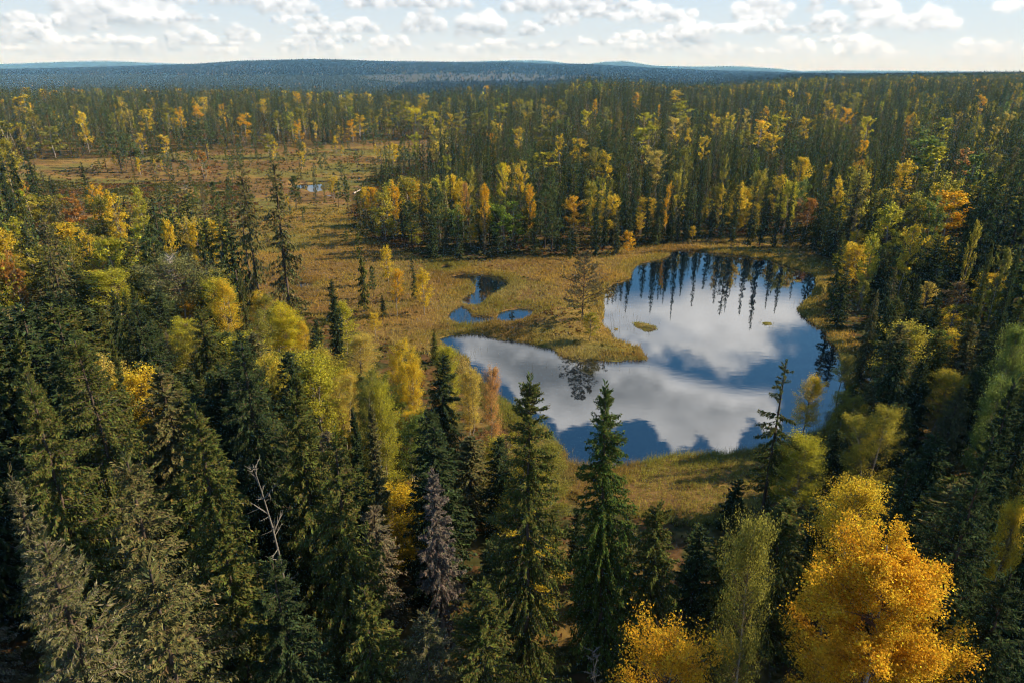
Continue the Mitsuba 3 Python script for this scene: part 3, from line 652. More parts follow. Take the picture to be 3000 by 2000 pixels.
('birch',72.8,196.5,9.2,1.95,'gold'),
('birch',133.3,303.5,10,2.05,'gold'),
('birch',122.2,262.1,10.3,1.98,'orange'),
('birch',162.3,342.6,10,2.31,'olive_gold'),
('birch',157.8,346.3,10,1.56,'olive_gold'),
('birch',113.3,226.9,10.2,1.72,'yellow'),
('birch',83.2,167.6,11.2,1.41,'orange','slender orange birch between dark spruces above the lake right end'),
('birch',137.0,247.3,10,1.12,'orange'),
('birch',112.4,194.5,11,2.07,'green'),
('birch',131.9,217.3,11,2.64,'lime'),
('birch',93.9,161.9,12,2.73,'green'),
('birch',95.3,157.1,10.8,2.9,'lime','broad lime yellow birch on the right slope left of the salmon birch'),
('birch',82.8,146.7,9.7,1.82,'gold'),
('birch',106.6,165.5,9.3,1.53,'salmon','salmon coloured birch high on the right slope'),
('birch',96.4,145.3,10.2,1.69,'green'),
('birch',49.7,123.5,9.7,1.26,'lime'),
('birch',54.5,129.4,9.2,1.32,'green'),
('birch',60.0,127.4,9.2,1.0,'gold'),
('birch',71.3,157.9,8,0.73,'gold'),
('birch',63.5,107.0,9.2,1.35,'olive'),
('birch',66.8,104.0,9.9,2.3,'orange','large bright orange birch on the right slope above the golden trio'),
('birch',56.1,100.5,9.2,1.68,'lime'),
('birch',48.5,82.0,10.2,1.19,'gold'),
('birch',44.1,82.2,9.2,0.99,'lime'),
('birch',55.6,81.0,10.2,0.58,'olive_gold'),
('birch',199.8,306.8,10,1.84,'orange'),
('birch',95.5,231.9,10,1.58,'gold'),
('birch',53.0,126.7,6.1,1.0,'brown'),
('birch',52.4,120.6,7.0,1.15,'rust'),
('birch',127.8,189.1,10,1.16,'olive_gold'),
('birch',51.4,69.5,10,0.79,'olive'),
('spruce',53.2,105.2,8.1,0.54,'grey'),
('spruce',58.6,152.6,9.6,1.42,'grey'),
('spruce',62.9,131.8,11.3,1.23,'dark'),
('spruce',68.3,129.7,11.1,1.61,'dark'),
('spruce',71.9,175.0,11.9,1.61,'dark'),
('spruce',79.1,139.9,7.6,0.98,'dark'),
('spruce',68.3,104.0,6.1,1.0,'dark'),
('spruce',39.5,80.2,10.1,1.1,'mid','tall dense spruce standing at the right lake shore'),
('snag',51.2,100.3,6.8,0.64,'grey'),
('birch',48.4,99.4,2.7,0.58,'yellow'),
('birch',42.6,79.7,4.3,1.05,'olive'),
('birch',39.6,83.1,2.8,0.3,'pale_gold'),
('spruce',37.6,60.8,9.7,1.06,'dark'),
('spruce',40.3,61.4,7.8,0.82,'dark'),
('spruce',32.8,58.6,9.7,0.88,'greyish','ragged grey green spruce beside the plank jetty on the right shore'),
('spruce',32.4,49.4,8.3,0.93,'dark'),
('birch',48.0,75.6,4.7,0.88,'pale_gold'),
('birch',53.1,77.2,4.1,1.41,'brown'),
('snag',43.4,63.2,6.0,0.9,'lichen','dead spruce shaggy with pale grey lichen on the right slope'),
('birch',52.7,70.9,5.4,1.0,'lime'),
('birch',32.4,41.1,12,0.91,'green'),
('birch',65.6,89.1,5.1,1.16,'olive'),
('spruce',38.7,54.0,14,0.7,'mid'),
('spruce',36.4,48.0,15,0.78,'dark'),
('spruce',41.7,71.4,8.2,0.94,'greyish'),
('spruce',54.2,83.0,8.7,1.47,'mid'),
('spruce_open',17.0,38.9,11.2,1.3,'mid','open crowned spruce with visible trunk at the lake near right'),
('birch',24.2,50.1,5.5,1.14,'gold','golden birch right of the open crowned spruce at the near shore'),
('birch',30.6,57.8,4.4,0.79,'pale_gold','pale gold thin leaved birch beside the jetty'),
('birch',26.0,47.6,4.7,1.24,'olive_gold'),
('birch',23.0,38.2,8.0,1.5,'olive_gold','tall yellow birch with pointed crown above the big orange tree'),
('birch',18.4,37.4,6.4,1.61,'lime','yellow green birch in front of the golden one by the open spruce'),
('birch',32.4,46.4,6.4,1.56,'olive_gold'),
('birch',29.1,37.0,11,1.24,'green'),
('spruce',29.9,45.6,7.8,1.07,'dark'),
('spruce',29.5,41.0,8.0,1.02,'greyish'),
('spruce',14.0,36.4,4.4,0.73,'dark','small dark spruce at the edge of the near sedge patch'),
('birch',9.0,20.4,12,0.95,'olive','olive green birch directly left of the big orange tree'),
('birch',21.2,24.0,10,0.67,'gold','golden birch half cut by the right edge of the view'),
('spruce',19.1,23.5,16,0.88,'dark'),
('spruce',16.9,21.2,15,0.78,'dark'),
('spruce',15.7,23.2,13,0.82,'dark'),
('spruce_open',-46.3,66.9,10.6,1.9,'greyish','tall grey green spruce with a pale bare trunk, near left'),
('spruce',-43.1,65.9,8.7,1.3,'mid'),
('spruce',-32.1,51.5,10.4,1.03,'dark'),
('spruce',-28.9,48.6,11.1,1.21,'mid'),
('spruce',-37.1,64.2,7.4,0.96,'dark'),
('spruce',-33.3,61.6,7.7,1.08,'dark'),
('spruce',-23.9,49.4,10.1,1.66,'mid','bushy spruce with twin tops below the leaning bare trunk tree'),
('birch',-28.3,64.8,8.1,1.5,'gold','large golden birch left of the tall open spruce'),
('birch',-35.8,71.6,4.0,1.08,'orange'),
('aspen',-35.7,70.3,8.7,3.33,'pale_olive','broad pale olive tree with a bleached dead top on the left'),
('birch',-62.1,82.6,5.5,1.62,'olive_gold'),
('birch',-53.8,71.2,9,1.04,'rust'),
('spruce_open',-26.2,63.4,9.5,0.62,'mid'),
('spruce',-28.1,51.9,7.0,0.71,'grey','dead grey spruce with bare twigs in the dark left woods'),
('spruce',-22.8,35.8,13,0.37,'mid'),
('spruce',-18.3,23.5,16,0.7,'greyish'),
('spruce',-20.2,28.6,15,0.84,'dark'),
('spruce',-24.2,30.4,15,0.88,'mid'),
('birch',-21.6,60.7,7.0,1.93,'yellow','bright yellow broad birch below the tall open spruce'),
('spruce',-16.4,59.8,9.8,1.04,'dark','dense dark pointed spruce left of the yellow green birches'),
('birch',-16.7,64.4,6.5,1.4,'lime'),
('birch',-15.3,71.5,2.8,0.66,'gold'),
('birch',-14.1,57.6,5.3,1.47,'pale_gold'),
('birch',-9.1,50.3,7.8,0.95,'gold'),
('birch',-7.5,48.3,8.3,0.91,'gold','golden birch with twin white stems at the lake near left shore'),
('birch',-8.7,37.2,11,0.97,'olive'),
('birch',-7.9,37.7,10,0.99,'lime'),
('birch',-12.6,45.7,6.6,1.0,'pale_gold','pale gold pointed birch left of the broken topped spruce'),
('spruce',-5.3,44.4,8.9,1.42,'dark','large dark spruce in front of the near left shore birches'),
('birch',-5.2,51.3,6.8,0.92,'lime'),
('birch',-3.3,47.1,6.9,0.86,'pale_gold'),
('birch',-1.6,44.8,8.1,0.74,'salmon','pinkish birch leaning over the water at the near shore'),
('spruce',-7.9,64.6,3.4,0.61,'mid'),
('spruce',-6.9,29.9,12,0.48,'greyish','spruce with a broken drooping grey top'),
('spruce',-10.1,29.4,14,0.84,'mid'),
('spruce',-7.6,29.4,12,0.47,'dark'),
('spruce',-15.6,78.5,2.8,0.55,'mid'),
('birch',-17.3,91.8,5.5,0.89,'gold','golden birch on the mire island, farther of the two left ones'),
('birch',-13.9,78.2,5.9,0.77,'orange','orange birch with two stems on the mire island'),
('spruce',-12.7,85.4,6.4,0.58,'dark','small dark pointed spruce on the mire island'),
('birch',-10.8,79.5,5.7,0.98,'gold','golden birch with several slim stems at the right end of the mire island'),
('lone_pine',8.2,75.3,8.2,2.62,'pine_grey','lone pine with thin airy crown on the peninsula in the lake'),
('birch',8.6,70.3,3.2,0.95,'olive_gold','little yellow birch at the foot of the lone pine'),
('spruce',0.6,23.4,16.3,1.55,'mid','tall spruce with a visible trunk in the near middle, left of its dense neighbour'),
('spruce',4.3,25.5,15.1,1.57,'bright','tall dense dark green spruce standing before the near lake shore'),
('spruce',-3.4,26.2,11.0,0.93,'dead','dead grey spruce with dry brownish twigs in the near middle'),
('spruce',-6.9,23.3,13.9,1.59,'mid','large spruce with mossy green right side in the near left middle'),
('spruce',6.5,25.2,9.4,1.33,'mid'),
('snag',-10.4,24.3,12.0,0.8,'grey','tall bare grey snag with forked top in the near left'),
('birch_big',11.0,15.7,14.5,2.29,'orange','huge bright orange birch filling the near right corner'),
('birch',5.0,16.6,10.5,1.49,'orange','smaller orange birch at the bottom edge left of the huge one'),
('snag',3.5,19.5,7,0.65,'grey'),
('spruce',-10.9,16.6,16.5,1.83,'greyish'),
('spruce',-10.7,13.3,17,1.71,'lichen'),
('spruce',-15.4,18.3,15,0.81,'lichen'),
('spruce',-12.1,23.2,15,1.56,'mid'),
('spruce',-12.8,30.4,15,1.98,'dark'),
('spruce',-7.6,11.5,17,1.71,'greyish'),
('spruce',-3.3,19.1,9,1.47,'lichen'),
('spruce',-9.3,27.3,14,1.54,'mid'),
('spruce',-9.7,18.9,13,1.15,'mid'),
('spruce',-1.0,19.4,10,1.54,'mid'),
('spruce',-7.6,18.0,12,1.55,'dark'),
('spruce',-18.7,28.2,16,2.11,'mid'),
('spruce',-17.8,22.7,16,1.92,'mid'),
('spruce',-25.5,44.0,12,1.77,'dark'),
('spruce',-5.2,19.3,10,1.38,'mid'),
('birch',0.3,32.0,9,1.39,'olive_gold'),
('birch',2.3,35.9,7,1.43,'olive'),
('spruce',14.2,17.8,15,1.72,'dark'),
('spruce',14.8,16.3,13,1.54,'dark'),
('spruce',19.9,119.6,10.6,0.94,'dark'),
('spruce',21.1,117.5,12.1,0.75,'dark'),
('spruce',23.7,118.9,9.9,0.94,'dark'),
('spruce',25.3,118.5,12.7,0.98,'dark'),
('spruce',27.4,118.2,10.9,0.7,'dark'),
('spruce',29.0,118.1,14.0,0.69,'dark'),
('spruce',30.7,119.3,9.9,0.82,'dark'),
('spruce',32.7,119.0,12.0,0.76,'dark'),
('spruce',35.8,121.3,9.2,1.02,'dark'),
('spruce',37.0,119.3,11.4,0.94,'dark'),
('spruce',38.7,118.5,12.5,0.87,'dark'),
('spruce',40.1,114.3,11.7,0.84,'dark'),
('spruce',42.1,114.2,14.4,0.94,'dark'),
('spruce',44.6,114.3,10.6,0.73,'dark'),
('spruce',46.6,114.4,11.7,0.73,'dark'),
('spruce',17.2,116.9,10.6,0.75,'dark'),
]

LANDMARKS = [('broad round topped pine', 'the round topped far pine'), ('big dark pine', 'the big mire edge pine'), ('thin rust', 'the lone rust birch'), ('gnarled', 'the gnarled dead pine'), ('broad olive gold', 'the broad olive gold birch'), ('tall golden birch with a white', 'the white trunked golden birch'),
    ('slim grey spruce at', 'the slim grey mire spruce'), ('very tall spruce', 'the wide open tall spruce'), ('dark dense spruce at', 'the dark mire edge spruce'), ('largest pine', 'the largest far shore pine'), ('bright green birch', 'the bright green birch'), ('golden birch standing', 'the dark pool birch'),
    ('broad bright yellow', 'the broad bright yellow birch'), ('tall golden birch rising', 'the far tall golden birch'), ('bright golden birch', 'the bright golden far shore birch'), ('two tiered', 'the two tiered birch'), ('small round orange', 'the small round orange birch'), ('slender orange', 'the slender orange birch'),
    ('broad lime', 'the broad lime birch'), ('salmon', 'the salmon birch'), ('large bright orange', 'the large bright orange birch'), ('tall dense spruce standing at', 'the tall shore spruce'), ('ragged', 'the ragged jetty spruce'), ('dead spruce shaggy', 'the lichen covered dead spruce'), ('open crowned', 'the open crowned spruce'),
    ('tall yellow birch', 'the tall pointed yellow birch'), ('small dark spruce at the edge', 'the small sedge patch spruce'), ('golden birch half cut', 'the cut off golden birch'), ('tall grey green spruce with a pale', 'the pale trunked tall spruce'), ('bushy spruce', 'the twin topped spruce'), ('large golden birch', 'the large golden birch'),
    ('broad pale olive', 'the dead topped olive tree'), ('dead grey spruce with bare', 'the dead grey left spruce'), ('bright yellow broad', 'the bright yellow near birch'), ('dense dark pointed', 'the dense pointed spruce'), ('golden birch with twin', 'the twin stemmed golden birch'), ('pinkish', 'the pinkish birch'), ('spruce with a broken', 'the broken topped spruce'),
    ('orange birch with two', 'the two stemmed island birch'), ('lone pine', 'the lone peninsula pine'), ('tall spruce with a visible', 'the tall near middle spruce'), ('tall dense dark green', 'the dense near shore spruce'), ('dead grey spruce with dry', 'the dry dead spruce'), ('large spruce with mossy', 'the mossy sided large spruce'),
    ('tall bare grey', 'the forked grey snag'), ('huge bright', 'the huge orange birch'), ('smaller orange', 'the smaller orange near birch')]

def open_sd(x, y):
    """Distance to the open places: lake, pools, mires."""
    return np.minimum(np.minimum(seg_dist(x, y, WATER[0]), seg_dist(x, y, BOG)), seg_dist(x, y, FRONT_BOG))

def scatter(spacing, y0, y1, seed, a_max=.80, margin=28, a_min=-9):
    rs = np.random.default_rng(seed)
    X, Y = np.meshgrid(np.arange(-a_max * y1 - margin, a_max * y1 + margin, spacing), np.arange(y0, y1, spacing))
    X = X + rs.uniform(-.48, .48, X.shape) * spacing; Y = Y + rs.uniform(-.48, .48, X.shape) * spacing
    m = (np.abs(X) < a_max * Y + margin) & (X > a_min * Y)
    return X[m], Y[m]

rs = np.random.default_rng(4)
X1, Y1 = scatter(2.75, 24, 100, 1); X2, Y2 = scatter(3.0, 100, 200, 12); X3, Y3 = scatter(4.2, 200, 490, 2)
RX, RY = np.concatenate([X1, X2, X3]), np.concatenate([Y1, Y2, Y3])
gz = land(RX, RY)[0]
osd = open_sd(RX, RY)
wsd = np.full(RX.shape, 99.); c_ = (RY < 300) & (np.abs(RX) < 120); wsd[c_] = water_sd(RX[c_], RY[c_])
keep = (osd > 1.5) & (wsd > 1.5)
patch = fb(RX, RY, 26, 3, 21)
keep &= rs.random(len(RX)) < np.where(RY < 60, .9, np.clip(.7 + .9 * patch, .6, 1))
# the half open mire on the left keeps only scattered small trees
halfopen = seg_dist(RX, RY, HALF_BOG) < 2
keep &= ~halfopen | (rs.random(len(RX)) < .17)
bp = np.where(RY < 130, .05, np.where(RY < 260, .04, .05)) * (.35 + 2.1 * sstep(.35, .7, fb(RX, RY, 38, 2, 31)))
u = rs.random(len(RX)); bp = np.where(halfopen, .40, bp)
bp = np.where((RX < -10) & (RY > 62) & (RY < 135) & ~halfopen, .26, bp)                 # golden birches round the mire and the near shore
belt = (RX > -30) & (RX < 3) & (RY > 38) & (RY < 76); bp = np.where(belt, np.where(RX > -15, .75, .5), bp)
bp = np.where((RX > 14) & (RY > 34) & (RY < 135), .17, bp)
kind = np.where(u < bp, 1, np.where(u < bp + np.where(halfopen, .40, .03), 2, 0))
h = np.where(kind == 0, rs.normal(12.3, np.where(RY > 200, 3.0, 2.3), len(RX)) + 1.3 * ((RY < 110) & (RX < -8)), np.where(kind == 1, rs.normal(10.0, 1.6, len(RX)) * np.where(RY > 250, .88, 1), rs.normal(10.5, 1.5, len(RX))))
h = np.clip(np.where(halfopen, h * .62, h), 4, 17) * np.where(RY > 250, .93, 1)
# nothing hides the open water and mire from a low stand: shorter trees towards the near edge of each clearing
for _ in range(9):
    k = (EYE - .3) / (EYE - gz - h)
    bad = np.zeros(len(RX), bool)
    for t in (1., .8, .6):
        kk = 1 + (k - 1) * t
        bad |= (open_sd(RX * kk, RY * kk) < .8) & (kk > 1)
    bad &= RY < 230
    h = np.where(bad, h * .86, h)
keep &= ~bad & (h > 4.2)
rad = h * np.where(kind == 0, rs.uniform(.075, .115, len(RX)) * np.where(RY < 75, 1.7, np.where(RY < 110, 1.35, np.where(RY < 140, .9, .78))), np.where(kind == 1, rs.uniform(.13, .20, len(RX)), rs.uniform(.10, .16, len(RX)))) * np.where(RY > 130, .92, 1.08)
hx, hy, hh_, hr = (np.array([t[i] for t in TREES], float) for i in (1, 2, 3, 4)); hg = land(hx, hy)[0]
haz, hd = hx / hy, np.hypot(hx, hy)
for i in range(len(hx)):                                   # room for the trees placed one by one, and a clear sight of their crowns
    d2 = np.hypot(RX - hx[i], RY - hy[i])
    keep &= d2 > .65 * (rad + hr[i])
    front = (RY < hy[i]) & (np.abs(RX / RY - haz[i]) < (.6 * rad / RY + (.95 if 'birch' in TREES[i][0] else .65) * hr[i] / hy[i]))
    e_top = (gz + h - EYE) / RY; e_mid = (hg[i] + hh_[i] * (.30 if 'birch' in TREES[i][0] and hy[i] < 125 else .45 if 'birch' in TREES[i][0] else .55) - EYE) / hy[i]
    hide = front & (e_top > e_mid) & (rs.random(len(RX)) < .95)
    h = np.where(hide, np.minimum(h, EYE + RY * e_mid - gz), h)       # what stands before it is lower
keep &= h > 2.2; rad = np.minimum(rad, .30 * h)
RX, RY, gz, h, rad, kind = (v[keep] for v in (RX, RY, gz, h, rad, kind))

KN = {'spruce': 'spruce_tree', 'spruce_open': 'spruce_tree', 'birch': 'birch_tree', 'birch_big': 'birch_tree', 'pine': 'pine_tree', 'lone_pine': 'pine_tree', 'snag': 'dead_tree', 'aspen': 'broadleaf_tree'}
COL = {0: (['dark', 'mid', 'greyish', 'grey'], [.56, .30, .11, .03]), 1: (['olive_gold', 'gold', 'olive', 'lime', 'orange', 'green', 'pale_gold'], [.27, .28, .13, .15, .06, .05, .06]), 2: (['pine', 'pine_grey'], [.8, .2])}
ALL = []
for i, t in enumerate(TREES):
    ALL.append(dict(kind=t[0], x=t[1], y=t[2], z=hg[i], h=t[3], r=t[4] * (1.25 if t[0] == 'birch' and t[2] > 100 else 1), col=t[5], lab=t[6] if len(t) > 6 else None, hero=True, v=int(rs.integers(4))))
for i in range(len(RX)):
    k = kind[i]; names_, p = COL[k]
    ALL.append(dict(kind=('spruce', 'birch', 'pine')[k], x=RX[i], y=RY[i], z=gz[i], h=h[i], r=rad[i], col=str(rs.choice(names_, p=p)), lab=None, hero=False, v=int(rs.integers(4))))

mx, my = rs.uniform(-120, 10, 1400), rs.uniform(108, 250, 1400)      # slim small trees dotted over the mire
mz = land(mx, my)[0]; ok = (bog_sd(mx, my) < -2) & (water_sd(mx, my) > 2.5)
for i in np.nonzero(ok)[0][:130]:
    k = ('pine', 'pine', 'pine', 'spruce', 'birch')[int(rs.integers(5))]; hh2 = float(rs.uniform(2.2, 6.5) if my[i] > 125 else rs.uniform(1.5, 3))
    ALL.append(dict(kind=k, x=mx[i], y=my[i], z=mz[i], h=hh2, r=hh2 * rs.uniform(.10, .17), col={'pine': 'pine', 'spruce': 'mid', 'birch': 'gold'}[k], lab=None, hero=False, v=int(rs.integers(4))))
# how much of each tree shows from where the picture is taken: the largest become things of their own, the rest forest
CP, SP = math.cos(PITCH), math.sin(PITCH)
def view(x, y, z):
    depth = y * CP + (EYE - z) * SP
    return .5 + x / depth / 1.5, .5 + ((EYE - z) * CP - y * SP) / depth / 1.5 * 1.5, depth
BW, BH = 600, 400
buf = np.zeros((BH, BW), bool)
for t in sorted(ALL, key=lambda t: t['y']):
    bx, by, d = view(t['x'], t['y'], t['z']); tx, ty, d2 = view(t['x'], t['y'], t['z'] + t['h'])
    t['px'], t['py'] = tx, ty
    by, ty = by * BH, ty * BH; r0, r1 = int(max(0, ty)), int(min(BH - 1, by)); n = 0
    full = t['kind'] in ('birch', 'birch_big', 'aspen', 'pine', 'lone_pine')
    for r in range(r0, r1 + 1):
        q = (r - ty) / max(by - ty, 1e-6)
        w = t['r'] / d / 1.5 * BW * (math.sqrt(max(0, 1 - (q / .36 - 1) ** 2)) if full and q < .72 else 0 if full else min(1, .12 + q * 1.1))
        cx = (tx + (bx - tx) * q) * BW; c0, c1 = int(max(0, round(cx - w))), int(min(BW, round(cx + w) + 1))
        if c1 > c0: n += int((~buf[r, c0:c1]).sum()); buf[r, c0:c1] = True
    t['seen'] = n
MOST = {'spruce_tree': 300, 'birch_tree': 300, 'pine_tree': 120}
TYPE = {'spruce_tree': 'spruce', 'birch_tree': 'birch', 'pine_tree': 'pine', 'dead_tree': 'dead tree', 'broadleaf_tree': 'broadleaf tree'}
# landmarks that the labels name: the trees that single themselves out, and the waters
MARK = [(s, t['x'], t['y'], t['px']) for t in ALL if t['lab'] for k, s in LANDMARKS if t['lab'].startswith(k)]
for s, P in (('the oval bog pool', WATER[2]), ('the forked bog pool', WATER[1]), ('the small blue mire pool', WATER[5]), ('the long dark mire pool', WATER[6])):
    c = np.mean(P, 0); MARK.append((s, c[0], c[1], view(c[0], c[1], 0)[0]))
MARK += [('the fallen log', -38, 170, view(-38, 170, 1)[0]), ('the plank jetty', 34, 60, view(34, 60, 0)[0])]
ORD = ['', 'second ', 'third ', 'fourth ', 'fifth ', 'sixth ', 'seventh ', 'eighth ', 'ninth ', 'tenth ']
picked, count = [], {}
for t in sorted(ALL, key=lambda t: (not t['hero'], -t['seen'])):
    nm = KN[t['kind']]; t['single'] = (t['seen'] >= 3 or bool(t['lab'])) and count.get(nm, 0) < MOST.get(nm, 99)
    if t['single']:
        count[nm] = count.get(nm, 0) + 1; picked.append(t)
        if t['lab']: continue
        slim = t['r'] / t['h']
        shape = 'slim ' if slim < .1 else 'broad ' if slim > .19 else 'tall ' if t['h'] > 13 else 'small ' if t['h'] < 7 else ''
        word = WORD[t['col']] if not (nm == 'dead_tree' and t['col'] == 'grey') else 'bare grey'
        best = min(MARK, key=lambda m: math.hypot(t['x'] - m[1], (t['y'] - m[2]) * .8))
        dx = (t['px'] - best[3]) * (best[2] + 20); dy = t['y'] - best[2]
        side = ('behind' if dy > 0 else 'in front of') if abs(dy) > 1.2 * abs(dx) else ('right of' if dx > 0 else 'left of')
        if side[0] in 'lr' and abs(dy) > .45 * abs(dx): side += (' and behind' if dy > 0 else ' and before')
        t['say'] = (shape + word + ' ' + TYPE[nm], side, best[0]); t['off'] = math.hypot(dx, dy)
ranked = {}
for t in sorted((t for t in picked if not t['lab']), key=lambda t: t['off']):
    n = ranked[t['say']] = ranked.get(t['say'], 0) + 1
    t['lab'] = (ORD[n - 1] if n <= 10 else 'farther ') + ' '.join(t['say']) + (' away from it' if n > 10 else '')
count, forest = {}, {}
for t in sorted(ALL, key=lambda t: (not t['hero'], -t['seen'])):
    nm, single, lab = KN[t['kind']], t['single'], t['lab']
    dist = math.hypot(t['x'], t['y'], EYE - t['z'] - t['h'] / 2)
    lod = 0 if dist < 46 else 1 if dist < 84 else 2 if dist < 170 else 3
    if t['hero'] and dist < 70: lod = 0
    if not single:
        lod = 3 if t['seen'] == 0 and dist > 40 else min(3, max(2, lod + 1))
        if t['kind'] != 'snag': forest.setdefault((KN[t['kind']], t['kind'], t['col'], lod, t['v']), []).append(t)
        continue
    n = count[nm] = count.get(nm, 0) + 1
    key = nm if n == 1 else f'{nm}_{n - 1:03d}'
    RH, RR = REF[t['kind']]; built, v = None, t['v']; sx, sz = t['r'] / RR, t['h'] / RH
    if t['kind'] == 'snag':
        v = n; built = snag(n, t['h'], t['r'], 30 if t['h'] > 6 else 18); sx = sz = 1
    elif t['kind'] == 'aspen':
        v = 0; built = birch(5, t['h'], t['r'], nl=9000, ls=.15, clumps=150, base=.5, a=HUE['pale_olive'][0], b=HUE['pale_olive'][1], sparse=.3, spread=.6); sx = sz = 1
        dead = snag(9, t['h'] * 1.02, t['r'] * .42, 46, col=(.42, .40, .37), base=.72, r=.10)[1]
    elif t['kind'] == 'birch_big':
        v = 0; a, b = HUE['orange']; built = birch(41, t['h'], t['r'], nl=135000, ls=.066, clumps=330, base=.2, a=a, b=b, spread=.9, sg=.062); sx = sz = 1
    elif t['kind'] == 'lone_pine':
        v = 0; built = pine(12, t['h'], t['r'], nb=60, tufts=22, nl=8, sl=.22, base=.2, cone=.75, col=(.120, .110, .060)); sx = sz = 1
    elif t['hero'] and dist < 62:
        v = 50 + n                                          # the nearest ones are shaped one by one
        if t['kind'] == 'spruce' or t['kind'] == 'spruce_open':
            a, b = NEEDLE[t['col']]; o = t['kind'] == 'spruce_open'; thin = t['col'] in ('dead', 'lichen', 'grey')
            built = spruce(500 + n, t['h'], t['r'] * 1.4, nb=int(t['h'] * (11 if o else 24)), ns=105, sl=.25, sw=.088 * (.6 if thin else 1), col=a, old=b, droop=.65 + .35 * ((n * 7) % 5) / 5, openness=.7 if o else .04 if t['col'] == 'bright' else (.02 + .18 * ((n * 3) % 4) / 4)); sx = sz = 1
    mt, mc, second = group_of(t['kind'], t['col'], lod, v, built)
    M = T().translate([float(t['x']), float(t['y']), float(t['z'])]).rotate([math.cos(n * 2.4), math.sin(n * 2.4), 0], 3.2 * ((n * 37) % 100 / 100) ** 2).rotate([0, 0, 1], float(0 if built else (n * 137.5) % 360)).scale([sx, sx, sz])
    g = f"shapes_{t['kind']}_{t['col']}_{lod}_{v}"
    if g not in scene:
        scene[g] = {'type': 'shapegroup', 'trunk': mt, second: mc}
        if t['kind'] == 'aspen': scene[g]['dead_top'] = mikit.ply((dead[0], dead[1]), 'bark_material', color=dead[2])
    scene[key] = {'type': 'instance', 'to_world': M, 'group': {'type': 'ref', 'id': g}}
    labels[key] = {'label': lab, 'category': 'tree', 'group': {'spruce_tree': 'spruces of the forest', 'birch_tree': 'autumn birches', 'pine_tree': 'pines of the mire and forest', 'dead_tree': 'dead trees', 'broadleaf_tree': 'broadleaf trees'}[nm]}

def many(v, f, c, trees, RH, RR, seed):
    """Copies of one small tree as one mesh, each turned, sized and tinted."""
    r = np.random.default_rng(seed); n = len(trees)
    X, Y, Z, H, R = (np.array([t[k] for t in trees], np.float32) for k in ('x', 'y', 'z', 'h', 'r'))
    a = r.random(n) * 6.283; ca, sa = np.cos(a)[:, None], np.sin(a)[:, None]; s = (R / RR)[:, None]
    tilt = .035 * r.standard_normal((2, n, 1)) * v[:, 2] * (H / RH)[:, None]
    V = np.stack([(v[:, 0] * ca - v[:, 1] * sa) * s + X[:, None] + tilt[0], (v[:, 0] * sa + v[:, 1] * ca) * s + Y[:, None] + tilt[1], v[:, 2] * (H / RH)[:, None] + Z[:, None]], -1)
    C = np.clip(c[None] * np.exp(.16 * r.standard_normal((n, 1, 1))) * (1 + .06 * r.standard_normal((n, 1, 3))), 0, 1)
    F = f[None] + (np.arange(n) * len(v))[:, None, None]
    return V.reshape(-1, 3), F.reshape(-1, 3), C.reshape(-1, 3)
masses = {}
for (nm, kd, col, lod, v), ts in forest.items():
    tr, cr = make(kd, col, lod, v)
    masses.setdefault((nm, 'trunk'), []).append(many(*tr, ts, *REF[kd], v))
    masses.setdefault((nm, 'crown'), []).append(many(*cr, ts, *REF[kd], v))
for (nm, part), ps in masses.items():
    v, f, c = join(ps); kd = nm.replace('_tree', '_forest')
    scene[f'{kd}__{part}'] = mikit.ply((v, f), 'bark_material' if part == 'trunk' else 'leaf_material' if nm == 'birch_tree' else 'pine_needle_material' if nm == 'pine_tree' else 'forest_material', color=c)
    labels[kd] = {'kind': 'stuff', 'label': {'spruce_forest': 'dark spruces standing close together between and behind the nearer trees', 'birch_forest': 'smaller autumn birches scattered through the spruce forest', 'pine_forest': 'pines scattered through the far forest'}[kd]}

